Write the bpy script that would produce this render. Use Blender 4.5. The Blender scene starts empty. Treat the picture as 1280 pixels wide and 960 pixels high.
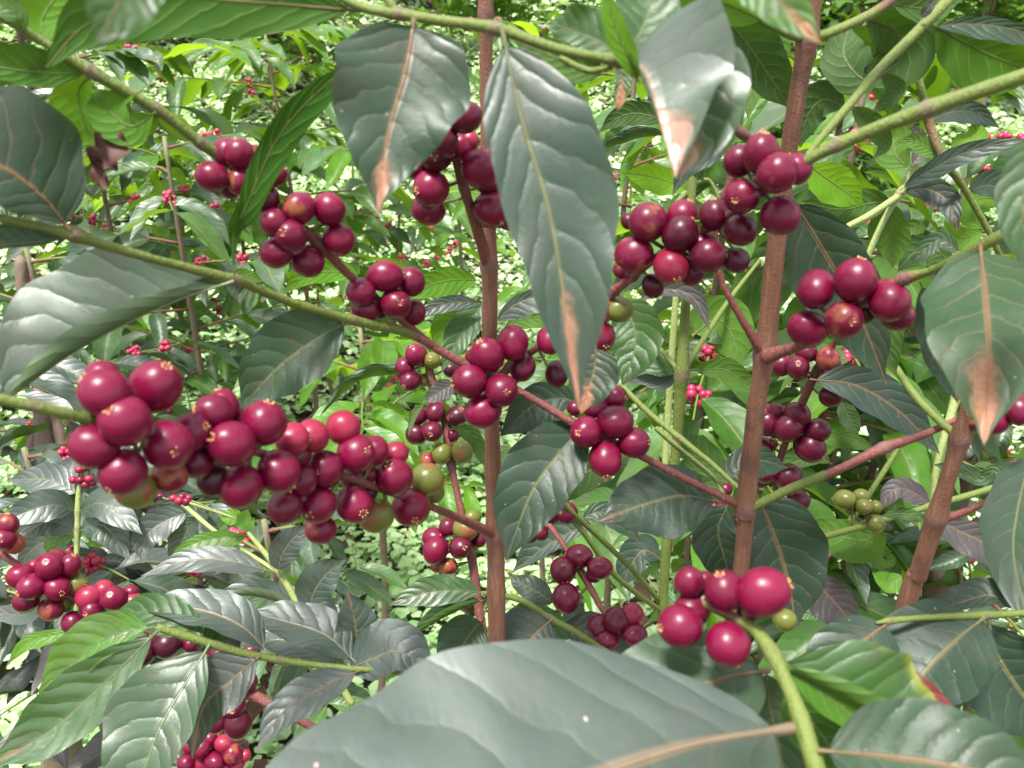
import bpy, math, random
import numpy as np
from mathutils import Vector, Matrix, noise as mnoise
R = math.radians
random.seed(7); rng = np.random.default_rng(7)
scn = bpy.context.scene; col = scn.collection

# ------------------------------------------------------------------ camera
F = 1040.0                       # focal length in pixels of the 1280 px wide photograph
PITCH = R(22); CAM = Vector((0, 0, 1.4))
FWD = Vector((0, math.cos(PITCH), -math.sin(PITCH))); UP = Vector((0, math.sin(PITCH), math.cos(PITCH))); RT = Vector((1, 0, 0))
cam = bpy.data.cameras.new('camera'); camo = bpy.data.objects.new('camera', cam); col.objects.link(camo)
camo.location = CAM; camo.rotation_euler = (math.pi/2 - PITCH, 0, 0)
cam.sensor_width = 36; cam.lens = 36*F/1280; cam.clip_start = 0.01; cam.clip_end = 500
cam.dof.use_dof = True; cam.dof.focus_distance = 0.62; cam.dof.aperture_fstop = 17
scn.camera = camo
# ------------------------------------------------------------------ sky, sun, exposure
SUN_EL, SUN_AZ = R(70), R(215)   # azimuth clockwise from +Y: behind the camera, a little to the left
w = bpy.data.worlds.new('World'); scn.world = w; w.use_nodes = True
nt = w.node_tree; nt.nodes.clear()
out = nt.nodes.new('ShaderNodeOutputWorld'); bg = nt.nodes.new('ShaderNodeBackground')
sky = nt.nodes.new('ShaderNodeTexSky'); sky.sky_type = 'NISHITA'; sky.sun_disc = False
sky.sun_elevation = SUN_EL; sky.sun_rotation = SUN_AZ; sky.dust_density = 4; sky.air_density = 1
cl = nt.nodes.new('ShaderNodeTexNoise'); cl.inputs['Scale'].default_value = 2.2; cl.inputs['Detail'].default_value = 5
cr = nt.nodes.new('ShaderNodeMapRange'); cr.inputs[1].default_value = .38; cr.inputs[2].default_value = .6; cr.inputs[3].default_value = .45; cr.inputs[4].default_value = .95
mx = nt.nodes.new('ShaderNodeMix'); mx.data_type = 'RGBA'
tc = nt.nodes.new('ShaderNodeTexCoord')
nt.links.new(tc.outputs['Generated'], cl.inputs['Vector']); nt.links.new(cl.outputs['Fac'], cr.inputs[0]); nt.links.new(cr.outputs[0], mx.inputs[0])
nt.links.new(sky.outputs[0], mx.inputs[6]); mx.inputs[7].default_value = (11, 11.2, 11.8, 1)
nt.links.new(mx.outputs[2], bg.inputs[0]); bg.inputs[1].default_value = 0.09
nt.links.new(bg.outputs[0], out.inputs[0])
sl = bpy.data.lights.new('sun', 'SUN'); sl.energy = 4.9; sl.angle = R(12); sl.color = (1, .97, .92)
so = bpy.data.objects.new('sun', sl); col.objects.link(so)
sd = Vector((math.sin(SUN_AZ)*math.cos(SUN_EL), math.cos(SUN_AZ)*math.cos(SUN_EL), math.sin(SUN_EL)))
so.rotation_euler = (-sd).to_track_quat('-Z', 'Y').to_euler(); so.location = (0, -2, 5)
scn.view_settings.view_transform = 'Standard'; scn.view_settings.look = 'None'
scn.view_settings.exposure = 0.98; scn.view_settings.gamma = 1
scn.cycles.max_bounces = 6; scn.cycles.transmission_bounces = 4; scn.cycles.use_denoising = True

# ------------------------------------------------------------------ helpers
def P(x, y, d):
    return CAM + FWD*d + RT*((x-640)/F*d) + UP*((480-y)/F*d)

def pix(p):
    v = p - CAM; d = v.dot(FWD); return 640+v.dot(RT)/d*F, 480-v.dot(UP)/d*F, d

class G:                                   # small node-graph helper
    def __init__(s, name):
        s.m = bpy.data.materials.new(name); s.m.use_nodes = True; s.t = s.m.node_tree; s.t.nodes.clear()
    def n(s, ty, **kw):
        nd = s.t.nodes.new('ShaderNode'+ty)
        for k, v in kw.items():
            if k.startswith('i_'): s.put(nd.inputs[int(k[2:])], v)
            else: setattr(nd, k, v)
        return nd
    def put(s, sock, v):
        if isinstance(v, bpy.types.NodeSocket): s.t.links.new(v, sock)
        elif isinstance(v, bpy.types.Node): s.t.links.new(v.outputs[0], sock)
        else:
            if isinstance(v, tuple) and len(v) == 3 and sock.type == 'RGBA': v = v+(1,)
            sock.default_value = v
    def math(s, op, a, b=0.0, c=0.0, clamp=False):
        nd = s.t.nodes.new('ShaderNodeMath'); nd.operation = op; nd.use_clamp = clamp
        s.put(nd.inputs[0], a); s.put(nd.inputs[1], b)
        if op in ('MULTIPLY_ADD', 'WRAP', 'COMPARE', 'SMOOTH_MIN'): s.put(nd.inputs[2], c)
        return nd.outputs[0]
    def ramp(s, v, a, b, lo=0.0, hi=1.0):
        nd = s.t.nodes.new('ShaderNodeMapRange'); nd.interpolation_type = 'SMOOTHSTEP'
        s.put(nd.inputs[0], v); s.put(nd.inputs[1], a); s.put(nd.inputs[2], b); s.put(nd.inputs[3], lo); s.put(nd.inputs[4], hi)
        return nd.outputs[0]
    def mix(s, f, a, b, mode='MIX'):
        nd = s.t.nodes.new('ShaderNodeMix'); nd.data_type = 'RGBA'; nd.blend_type = mode
        s.put(nd.inputs[0], f); s.put(nd.inputs[6], a); s.put(nd.inputs[7], b); return nd.outputs[2]
    def noise(s, vec, scale, detail=3, rough=.55):
        nd = s.t.nodes.new('ShaderNodeTexNoise'); s.put(nd.inputs['Vector'], vec)
        s.put(nd.inputs['Scale'], scale); nd.inputs['Detail'].default_value = detail; nd.inputs['Roughness'].default_value = rough
        return nd.outputs['Fac']
    def oattr(s, name):
        nd = s.t.nodes.new('ShaderNodeAttribute'); nd.attribute_type = 'OBJECT'; nd.attribute_name = name; return nd.outputs['Fac']
    def gattr(s, name, o='Fac'):
        nd = s.t.nodes.new('ShaderNodeAttribute'); nd.attribute_name = name; return nd.outputs[o]

def leaf_material():
    g = G('leaf_skin')
    uv = g.n('UVMap'); uv.uv_map = 'UVMap'
    sp = g.n('SeparateXYZ', i_0=uv.outputs[0]); u, v = sp.outputs[0], sp.outputs[1]
    av = g.math('ABSOLUTE', g.math('MULTIPLY_ADD', v, 2.0, -1.0))
    oi = g.n('ObjectInfo'); rnd = oi.outputs['Random']
    comb = g.n('CombineXYZ', i_0=g.math('MULTIPLY', u, 3.0), i_1=v, i_2=g.math('MULTIPLY', rnd, 50.0)).outputs[0]
    nz = g.noise(comb, 2.2, 4); nf = g.noise(comb, 22, 3)
    tone, grey, scorch, rib = g.oattr('tone'), g.oattr('grey'), g.oattr('scorch'), g.oattr('rib')
    # lateral veins: arcs running from the midrib towards the tip
    ph = g.math('ADD', g.math('MULTIPLY', u, 8.2), g.math('MULTIPLY', g.math('POWER', av, 1.35), -1.75))
    ph = g.math('ADD', ph, g.math('MULTIPLY', nz, 1.1))
    ph = g.math('ADD', ph, g.math('MULTIPLY', g.math('GREATER_THAN', v, .5), .42))
    fr = g.math('FRACT', ph); dist = g.math('ABSOLUTE', g.math('SUBTRACT', fr, .5))
    vein = g.math('MULTIPLY', g.ramp(dist, .43, .5), g.ramp(av, .92, .6, 0.0, 1.0))
    mid = g.ramp(av, g.math('ADD', g.math('MULTIPLY_ADD', u, -.03, .06), g.math('MULTIPLY', rib, .035)), .018)
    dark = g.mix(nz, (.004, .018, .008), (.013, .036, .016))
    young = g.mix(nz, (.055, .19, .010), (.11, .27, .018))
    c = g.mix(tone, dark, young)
    warm = g.ramp(grey, .78, 1.0)
    gc = g.mix(warm, g.mix(nz, (.012, .028, .020), (.036, .054, .044)), g.mix(nz, (.036, .027, .027), (.070, .056, .060)))
    blot = g.noise(comb, 1.3, 5, .65)
    c = g.mix(g.math('MULTIPLY', g.ramp(blot, .46, .62), .42), c, (.050, .038, .028))
    c = g.mix(g.math('MULTIPLY', g.ramp(blot, .50, .34), .5), c, g.mix(tone, (.004, .016, .008), (.04, .16, .010)))
    c = g.mix(grey, c, gc)
    c = g.mix(g.math('MULTIPLY', g.ramp(nf, .5, .8), .07), c, (.16, .17, .12))
    c = g.mix(g.math('MULTIPLY', vein, g.math('MULTIPLY', g.math('MULTIPLY_ADD', rib, .10, .07), g.oattr('vein'))), c, g.mix(rib, (.16, .22, .09), (.42, .22, .14)))
    ribc = g.mix(rib, (.13, .19, .07), (.22, .12, .06))
    c = g.mix(g.math('MULTIPLY', mid, .66), c, ribc)
    # tip scorch, also creeping along the midrib
    t = g.math('ADD', u, g.math('MULTIPLY', nz, .45)); t = g.math('SUBTRACT', t, g.math('MULTIPLY', av, .42)); t = g.math('ADD', t, g.math('MULTIPLY', nf, .12))
    th = g.math('SUBTRACT', 1.20, g.math('MULTIPLY', scorch, .60))
    sm = g.math('MULTIPLY', g.ramp(t, th, g.math('ADD', th, .22)), g.ramp(scorch, 0.0, .05))
    burn = g.mix(nf, (.22, .085, .04), (.42, .19, .11))
    c = g.mix(g.math('MULTIPLY', sm, .9), c, burn)
    # small pale and pink flecks
    vo = g.n('TexVoronoi'); g.put(vo.inputs['Vector'], comb); vo.inputs['Scale'].default_value = 7
    fl = g.math('MULTIPLY', g.ramp(vo.outputs['Distance'], .085, .04), g.math('GREATER_THAN', g.noise(comb, 5, 1), .6))
    c = g.mix(g.math('MULTIPLY', fl, .8), c, (.55, .38, .32))
    # turning margin on a few leaves
    aut = g.oattr('turning'); side = g.ramp(g.math('SUBTRACT', g.math('ADD', g.math('MULTIPLY', v, -1.0), g.math('MULTIPLY', u, .75)), g.math('MULTIPLY', nz, .4)), .06, .30)
    side2 = g.ramp(g.math('SUBTRACT', g.math('ADD', g.math('MULTIPLY', v, -1.0), g.math('MULTIPLY', u, .75)), g.math('MULTIPLY', nz, .4)), .27, .33)
    c = g.mix(g.math('MULTIPLY', side, aut), c, (.20, .22, .025)); c = g.mix(g.math('MULTIPLY', side2, aut), c, (.16, .012, .03))
    # underside
    und = g.mix(tone, (.016, .052, .008), (.12, .30, .014)); und = g.mix(g.math('MULTIPLY', nz, .4), und, (.055, .12, .02))
    und = g.mix(g.math('MULTIPLY', vein, .35), und, (.20, .33, .09)); und = g.mix(g.math('MULTIPLY', mid, .7), und, (.14, .24, .05))
    und = g.mix(g.math('MULTIPLY', grey, .5), und, (.11, .09, .08)); und = g.mix(g.math('MULTIPLY', sm, .8), und, burn)
    geo = g.n('NewGeometry'); bf = geo.outputs['Backfacing']
    base = g.mix(bf, c, und)
    h = g.math('ADD', g.math('MULTIPLY', g.math('POWER', g.math('MULTIPLY', dist, 2.0), 2.5), -1.0), g.math('MULTIPLY', nf, .10))
    h = g.math('ADD', h, g.math('MULTIPLY', mid, -.6))
    bm = g.n('Bump'); bm.inputs['Strength'].default_value = .3; bm.inputs['Distance'].default_value = .001; g.put(bm.inputs['Height'], h)
    p = g.n('BsdfPrincipled'); g.put(p.inputs['Base Color'], base)
    rough = g.math('ADD', g.math('MULTIPLY_ADD', grey, .06, .36), g.math('MULTIPLY', nz, .16))
    g.put(p.inputs['Roughness'], g.math('ADD', g.math('MULTIPLY_ADD', g.noise(comb, 1.1, 2), .3, g.math('SUBTRACT', rough, .17)), g.math('MULTIPLY', bf, .22)))
    g.put(p.inputs['Specular IOR Level'], g.math('MULTIPLY_ADD', bf, -.2, g.oattr('gloss'))); g.put(p.inputs['Normal'], bm.outputs[0])
    tr = g.n('BsdfTranslucent'); g.put(tr.inputs[0], g.mix(tone, (.10, .28, .006), (.42, .66, .02)))
    ms = g.n('MixShader'); g.put(ms.inputs[0], g.math('MULTIPLY_ADD', g.math('MULTIPLY', tone, g.math('SUBTRACT', 1.0, grey)), .35, g.math('MULTIPLY_ADD', grey, -.08, .13)))
    g.put(ms.inputs[1], p.outputs[0]); g.put(ms.inputs[2], tr.outputs[0])
    o = g.n('OutputMaterial'); g.put(o.inputs[0], ms.outputs[0]); return g.m

def cherry_material():
    g = G('cherry_skin'); tcn = g.n('TexCoord'); ob = tcn.outputs['Object']; rnd = g.n('ObjectInfo').outputs['Random']
    off = g.n('VectorMath', operation='ADD'); g.put(off.inputs[0], ob); g.put(off.inputs[1], g.n('CombineXYZ', i_0=g.math('MULTIPLY', rnd, 40.0)).outputs[0])
    n1 = g.noise(off.outputs[0], .9, 3); n2 = g.noise(off.outputs[0], 9, 4); n3 = g.noise(off.outputs[0], 38, 2)
    red = g.mix(n1, (.10, .0012, .016), (.18, .0022, .034))
    red = g.mix(g.math('MULTIPLY', g.math('ADD', rnd, 0), .4), red, (.10, .002, .026))
    dk = g.oattr('dark'); red = g.mix(dk, red, (.036, .002, .009))
    un = g.oattr('unripe')
    gm = g.ramp(g.math('ADD', n1, g.math('MULTIPLY', un, .72)), .70, 1.02)
    c = g.mix(gm, red, g.mix(n2, (.065, .085, .012), (.15, .155, .03)))
    c = g.mix(g.math('MULTIPLY', g.math('MULTIPLY', gm, g.math('SUBTRACT', 1.0, gm)), 2.4), c, (.28, .06, .03))
    pale = g.oattr('pale'); c = g.mix(g.math('MULTIPLY', pale, .5), c, (.32, .022, .05))
    c = g.mix(g.math('MULTIPLY', g.ramp(n3, .64, .74), .5), c, (.36, .10, .12))
    c = g.mix(g.math('MULTIPLY', g.ramp(n2, .62, .75), .25), c, (.12, .01, .02))
    sp = g.n('SeparateXYZ', i_0=ob); rxy = g.math('SQRT', g.math('ADD', g.math('POWER', g.math('ABSOLUTE', sp.outputs[0]), 2.0), g.math('POWER', g.math('ABSOLUTE', sp.outputs[1]), 2.0)))
    c = g.mix(g.math('MULTIPLY', g.ramp(rxy, .19, .11), g.math('MULTIPLY', g.math('GREATER_THAN', sp.outputs[2], 0.0), .6)), c, (.20, .07, .05))
    bm = g.n('Bump'); bm.inputs['Strength'].default_value = .12; bm.inputs['Distance'].default_value = .0008; g.put(bm.inputs['Height'], g.math('ADD', n2, g.math('MULTIPLY', n3, .3)))
    p = g.n('BsdfPrincipled'); g.put(p.inputs['Base Color'], c); g.put(p.inputs['Roughness'], g.math('MULTIPLY_ADD', n2, .2, .24)); g.put(p.inputs['Normal'], bm.outputs[0])
    p.inputs['Specular IOR Level'].default_value = .32; p.inputs['Coat Weight'].default_value = .08; p.inputs['Coat Roughness'].default_value = .15
    o = g.n('OutputMaterial'); g.put(o.inputs[0], p.outputs[0]); return g.m

def bark_material(name, b1, b2, g1, g2, streak):
    g = G(name); tcn = g.n('TexCoord'); ob = tcn.outputs['Object']
    mp = g.n('Mapping'); g.put(mp.inputs[0], ob); mp.inputs['Scale'].default_value = (1, 1, streak)
    n1 = g.noise(mp.outputs[0], 700, 5); n2 = g.noise(ob, 60, 4); n3 = g.noise(ob, 900, 2)
    brown = g.mix(n1, b1, b2); brown = g.mix(g.math('MULTIPLY', g.ramp(n1, .56, .72), .6), brown, (.30, .165, .09))
    brown = g.mix(g.math('MULTIPLY', g.ramp(n2, .55, .7), .5), brown, (.07, .035, .028))
    green = g.mix(n2, g1, g2); green = g.mix(g.math('MULTIPLY', g.ramp(n3, .6, .72), .35), green, (.30, .22, .12))
    mixv = g.math('ADD', g.gattr('green'), g.math('MULTIPLY', g.math('SUBTRACT', n2, .5), .5))
    c = g.mix(g.ramp(mixv, .32, .68), brown, green)
    c = g.mix(g.gattr('scar'), c, (.14, .075, .07))
    bm = g.n('Bump'); bm.inputs['Strength'].default_value = .8; bm.inputs['Distance'].default_value = .0011; g.put(bm.inputs['Height'], g.math('ADD', n1, g.math('MULTIPLY', n3, .4)))
    p = g.n('BsdfPrincipled'); g.put(p.inputs['Base Color'], c); p.inputs['Roughness'].default_value = .62; g.put(p.inputs['Normal'], bm.outputs[0])
    o = g.n('OutputMaterial'); g.put(o.inputs[0], p.outputs[0]); return g.m

def plain(name, c1, c2, scale=40, rough=.7, attr=None, trans=0):
    g = G(name); tcn = g.n('TexCoord')
    f = g.noise(tcn.outputs['Object'], scale, 4)
    c = g.mix(f, c1, c2)
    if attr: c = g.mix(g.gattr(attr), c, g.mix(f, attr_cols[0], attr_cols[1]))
    p = g.n('BsdfPrincipled'); g.put(p.inputs['Base Color'], c); p.inputs['Roughness'].default_value = rough
    sh = p.outputs[0]
    if trans:
        t = g.n('BsdfTranslucent'); g.put(t.inputs[0], g.mix(.5, c, (.35, .6, .06))); ms = g.n('MixShader'); ms.inputs[0].default_value = trans
        g.put(ms.inputs[1], sh); g.put(ms.inputs[2], t.outputs[0]); sh = ms.outputs[0]
    o = g.n('OutputMaterial'); g.put(o.inputs[0], sh); return g.m

M_LEAF = leaf_material(); M_CHERRY = cherry_material()
M_CALYX = plain('calyx_dry', (.62, .36, .14), (.30, .14, .06), 3, .7)
M_BARK = bark_material('stem_bark', (.12, .052, .030), (.24, .112, .066), (.12, .16, .03), (.18, .22, .05), .06)
M_TWIG = bark_material('twig_skin', (.12, .030, .026), (.19, .058, .046), (.075, .115, .014), (.14, .18, .03), .4)
M_PALE = bark_material('pale_twig_skin', (.30, .22, .13), (.42, .34, .22), (.20, .27, .07), (.32, .37, .13), .4)
M_OLD = bark_material('old_trunk_bark', (.10, .07, .05), (.22, .15, .11), (.17, .2, .08), (.2, .24, .1), .15)
attr_cols = ((.50, .70, .32), (.76, .84, .62))  # near-white greens: overexposed background brightness put into the ground cover colour
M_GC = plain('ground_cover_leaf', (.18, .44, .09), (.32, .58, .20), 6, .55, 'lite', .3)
M_SOIL = plain('soil', (.035, .024, .016), (.09, .062, .04), 9, .95)
M_DEAD = plain('dead_leaf', (.045, .016, .013), (.11, .045, .03), 90, .7)
M_FLOWER = plain('petal', (.7, .5, .06), (.8, .62, .1), 9, .6)
M_BERRY = plain('small_cherry_skin', (.30, .008, .045), (.50, .03, .10), 60, .35)

WL = {}
def link(name, data, parent=None, loc=Vector((0, 0, 0)), mats=(), mat4=None, **props):
    o = bpy.data.objects.new(name, data); col.objects.link(o)
    wl = Vector(loc); base = WL[parent.name] if parent else Vector((0, 0, 0))
    if parent: o.parent = parent
    if mat4 is not None: o.matrix_local = Matrix.Translation(wl-base) @ mat4
    else: o.location = wl-base
    WL[o.name] = wl
    for k, v in props.items(): o[k] = v
    return o

def thing(name, label, cat, loc, group=None):
    o = link(name, None, None, loc); o.empty_display_size = .02
    o['label'] = label; o['category'] = cat
    if group: o['group'] = group
    return o

def mesh_np(name, V, Fc, mat, attrs=None, uv=None, smooth=True):
    """V (n,3); Fc (m,k) array with k 3 or 4, or a list of faces"""
    me = bpy.data.meshes.new(name)
    if isinstance(Fc, np.ndarray):
        n, (m, k) = len(V), Fc.shape
        me.vertices.add(n); me.vertices.foreach_set('co', np.asarray(V, np.float32).ravel())
        me.loops.add(m*k); me.loops.foreach_set('vertex_index', Fc.astype(np.int32).ravel())
        me.polygons.add(m); me.polygons.foreach_set('loop_start', np.arange(0, m*k, k, dtype=np.int32))
        try: me.polygons.foreach_set('loop_total', np.full(m, k, np.int32))
        except Exception: pass
        me.update(calc_edges=True)
    else:
        me.from_pydata([tuple(v) for v in V], [], Fc); me.update()
    if smooth: me.polygons.foreach_set('use_smooth', np.ones(len(me.polygons), bool))
    for k_, a in (attrs or {}).items():
        at = me.attributes.new(k_, 'FLOAT', 'POINT'); at.data.foreach_set('value', np.asarray(a, np.float32))
    if uv is not None:
        ul = me.uv_layers.new(name='UVMap'); li = np.zeros(len(me.loops), np.int32); me.loops.foreach_get('vertex_index', li)
        ul.data.foreach_set('uv', np.asarray(uv, np.float32)[li].ravel())
    for m_ in (mat if isinstance(mat, (list, tuple)) else [mat]): me.materials.append(m_)
    return me

def crom(pts, n):
    """Catmull-Rom through the rows of pts (any width), n samples evenly by chord"""
    p = np.asarray(pts, float)
    if len(p) == 2: t = np.linspace(0, 1, n)[:, None]; return p[0]*(1-t)+p[1]*t
    ext = np.vstack([2*p[0]-p[1], p, 2*p[-1]-p[-2]])
    L = np.r_[0, np.cumsum(np.linalg.norm(np.diff(p[:, :3], axis=0), axis=1)+1e-9)]
    s = np.linspace(0, L[-1], n); o = []
    for x in s:
        i = min(int(np.searchsorted(L, x, 'right'))-1, len(p)-2); t = (x-L[i])/(L[i+1]-L[i])
        a, b, c, d = ext[i:i+4]
        o.append(.5*((2*b)+(-a+c)*t+(2*a-5*b+4*c-d)*t*t+(-a+3*b-3*c+d)*t**3))
    return np.array(o)

class Tubes:
    def __init__(s): s.V = []; s.Fc = []; s.g = []; s.sc = []
    def add(s, rows, sides=10, n=None, nodes=(), lump=0.05):
        """rows: x y z radius green ; nodes: list of 3-D points where the tube swells"""
        rows = np.asarray(rows, float); n = n or max(6, 5*len(rows))
        q = crom(rows, n); C = q[:, :3]; r = np.maximum(q[:, 3], 1e-4).copy(); gr = q[:, 4]
        scar = np.zeros(n)
        for nd in nodes:
            dd = np.linalg.norm(C-np.array(nd[:3]), axis=1); rr = r[dd.argmin()]*1.6
            r *= 1+.20*np.exp(-(dd/rr)**2)+.10*np.exp(-(dd/(rr*.22))**2); scar = np.maximum(scar, .75*np.exp(-(dd/(rr*.45))**2))
        T = np.gradient(C, axis=0); T /= np.linalg.norm(T, axis=1)[:, None]+1e-12
        a = np.array([0.3, .9, .2]); a -= T[0]*a.dot(T[0]); a /= np.linalg.norm(a)
        b0 = len(s.V); ang = np.linspace(0, 2*np.pi, sides, endpoint=False); seed = random.random()*99
        for i in range(n):
            a = a-T[i]*a.dot(T[i]); a /= np.linalg.norm(a); b = np.cross(T[i], a)
            for j, th in enumerate(ang):
                rj = r[i]*(1+lump*(mnoise.noise(Vector((math.cos(th)*1.5, math.sin(th)*1.5, (i*.45 if n < 300 else i*.13)+seed)))*2))
                s.V.append(C[i]+(a*math.cos(th)+b*math.sin(th))*rj); s.g.append(gr[i]); s.sc.append(scar[i])
        for i in range(n-1):
            for j in range(sides):
                k = (j+1) % sides; s.Fc.append((b0+i*sides+j, b0+i*sides+k, b0+(i+1)*sides+k, b0+(i+1)*sides+j))
        s.Fc.append(tuple(b0+j for j in range(sides-1, -1, -1))); s.Fc.append(tuple(b0+(n-1)*sides+j for j in range(sides)))
        return C
    def build(s, name, parent, loc, mat, **props):
        V = np.array(s.V)-np.array(loc)
        me = mesh_np(name, V, s.Fc, mat, {'green': s.g, 'scar': s.sc})
        return link(name, me, parent, loc, **props)

# ------------------------------------------------------------------ leaves
def width_profile(u, peak, k=1.75):
    t = np.clip((u-.045)/.955, 1e-6, 1-1e-9); a = peak*k; b = (1-peak)*k
    m = peak**a*(1-peak)**b
    return t**a*(1-t)**b/m*(1-.25*np.exp(-((t-.93)/.06)**2))

def leaf_mesh(ctrl, wl, wr, N0, fl=12, fr=12, top=True, peak=.42, wave=.10, wn=2.5, veins=.012, nu=44, nv=7, twist=0., seed=0, rib=1.0):
    """ctrl: 3-D points of the midrib, base first (relative to the base); wl/wr: half widths left/right of travel in metres;
    N0: surface normal at each ctrl point; fl/fr: how far each half is lifted towards the normal, degrees"""
    rd = random.Random(seed)
    q = crom(np.hstack([np.asarray(ctrl), np.asarray(N0)]), nu+1); C = q[:, :3]; N = q[:, 3:]
    T = np.gradient(C, axis=0); T /= np.linalg.norm(T, axis=1)[:, None]
    N = N-T*(N*T).sum(1)[:, None]; N /= np.linalg.norm(N, axis=1)[:, None]; S = np.cross(T, N)
    u = np.linspace(0, 1, nu+1); tw = np.radians(twist)*u
    N, S = N*np.cos(tw)[:, None]+S*np.sin(tw)[:, None], S*np.cos(tw)[:, None]-N*np.sin(tw)[:, None]
    prof = width_profile(u, peak); p1, p2, p3 = rd.random()*6.28, rd.random()*6.28, rd.random()*6.28
    V = []; UV = []; cols = 2*nv+1
    sg = 1 if top else -1
    L = np.linalg.norm(np.diff(C, axis=0), axis=1).sum()
    vs = np.linspace(-1, 1, cols)
    for j, v in enumerate(vs):
        s = 1 if v >= 0 else -1; a = abs(v); W = (wr if s > 0 else wl); f = math.radians(fr if s > 0 else fl)
        ph = p1 if s > 0 else p2
        wd = prof*W*a*(1+.035*np.sin(u*23+ph)*a)
        # the lifted half curls: steeper towards the margin
        fa = f*(.75+.5*a)
        off = (S*(s*math.cos(fa))+N*math.sin(fa))*wd[:, None]
        up = wave*W*a*a*np.sin(2*np.pi*wn*u+ph)*np.sin(np.pi*np.clip(u, 0, 1))**.5
        cell = np.abs(np.sin(np.pi*(u*8.2-1.75*a**1.35)+(.42*np.pi if s > 0 else 0)+p3+.5*np.sin(u*7+p3)))
        up = up+sg*veins*L*.25*(cell-.5)*.4*np.sin(np.pi*min(1, a*1.15+.0))*prof
        V.append(C+off+N*up[:, None]); UV.append(np.stack([u, np.full_like(u, .5+.5*v)], 1))
    V = np.array(V).transpose(1, 0, 2).reshape(-1, 3); UV = np.array(UV).transpose(1, 0, 2).reshape(-1, 2)
    idx = np.arange((nu+1)*cols).reshape(nu+1, cols)
    A, B, D, E = idx[:-1, :-1], idx[1:, :-1], idx[1:, 1:], idx[:-1, 1:]
    Fc = np.stack([A, B, D, E] if not top else [A, E, D, B], -1).reshape(-1, 4)
    # orientation: with S = T x N the quad A,E,D,B (along +S then +T) has normal S x T = N
    if rib:
        n2 = nu+1; sd = 6; rr = np.clip(.032*(wl+wr)*.5*rib*(1-.85*u), 2e-4, .00115)+.0
        rr *= 1+.6*np.exp(-(u/.05)**2)
        ring = []
        for k in range(sd):
            th = 2*np.pi*k/sd; ring.append(C+(S*math.cos(th)+N*math.sin(th))*rr[:, None])
        RV = np.array(ring).transpose(1, 0, 2).reshape(-1, 3); b0 = len(V)
        ri = np.arange(n2*sd).reshape(n2, sd)+b0; rn = np.roll(ri, -1, axis=1)
        RF = np.stack([ri[:-1], ri[1:], rn[1:], rn[:-1]], -1).reshape(-1, 4)
        V = np.vstack([V, RV]); UV = np.vstack([UV, np.stack([np.repeat(u, sd), np.full(n2*sd, .5)], 1)]); Fc = np.vstack([Fc, RF])
    return V, Fc, UV

LSEED = [0]
def leaf(parent, pts, dA, dB, W, face='T', tone=.1, grey=.3, roll=0, fl=10, fr=10, peak=.42, scorch=0., rib=.5, wave=.08, wn=2.5,
         veins=.02, twist=0., dmid=None, turning=0., name='leaf', mat=None, sky=None, gloss=.34, vein=1., **kw):
    """pts: pixels from base to tip; W: full visible width in px or (left, right) half widths"""
    LSEED[0] += 1; n = len(pts)
    ds = [dA+(dB-dA)*i/(n-1) for i in range(n)]
    if dmid: ds = [d+dmid*math.sin(math.pi*i/(n-1)) for i, d in enumerate(ds)]
    P3 = [P(x, y, d) for (x, y), d in zip(pts, ds)]; base = P3[0]
    dm = sum(ds)/n; wl, wr = (W if isinstance(W, tuple) else (W/2, W/2)); wl *= dm/F; wr *= dm/F
    if sky is None: sky = 15 if face == 'T' else 0
    tt = (P3[-1]-P3[0]).normalized(); vv = (CAM-P3[n//2]); vv = (vv-tt*vv.dot(tt)).normalized(); hz = abs(tt.dot(RT))
    sk = sky*hz; sgn = 1 if (Matrix.Rotation(R(10), 3, tt) @ vv).z > (Matrix.Rotation(R(-10), 3, tt) @ vv).z else -1
    roll = roll+sgn*sk; wl /= math.cos(R(sk)); wr /= math.cos(R(sk))
    N0 = []
    for i, p in enumerate(P3):
        a, b = P3[max(0, i-1)], P3[min(n-1, i+1)]; t = (b-a).normalized(); v = (CAM-p).normalized()
        v = (v-t*v.dot(t)).normalized(); v = Matrix.Rotation(R(roll), 3, t) @ v; N0.append(tuple(v))
    V, Fc, UV = leaf_mesh([tuple(p-base) for p in P3], wl, wr, N0, fl, fr, face == 'T', peak, wave, wn, veins, twist=twist, seed=LSEED[0], **kw)
    me = mesh_np(name, V, Fc, mat or M_LEAF, uv=UV)
    return link(name, me, parent, base, tone=float(tone), grey=float(grey), scorch=float(scorch), rib=float(rib), turning=float(turning), gloss=float(gloss), vein=float(vein))

# prototypes for the farther leaves: along +X, normal +Z, unit length
PROTO = []
for i in range(7):
    rd = random.Random(50+i); dr = rd.uniform(-.22, -.05); sb = rd.uniform(-.08, .08)
    c = [(0, 0, 0), (.33, sb*.6, .03), (.66, sb, dr*.45), (1, sb*.6, dr*1.3)]
    wdt = rd.uniform(.17, .23)
    V, Fc, UV = leaf_mesh(c, wdt, wdt, [(0, 0, 1)]*4, rd.uniform(5, 28), rd.uniform(5, 28), True, rd.uniform(.4, .5), .10, 2.5, .05, nu=18, nv=3, seed=i, rib=0)
    PROTO.append(mesh_np('leaf', V, Fc, M_LEAF, uv=UV))

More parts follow.
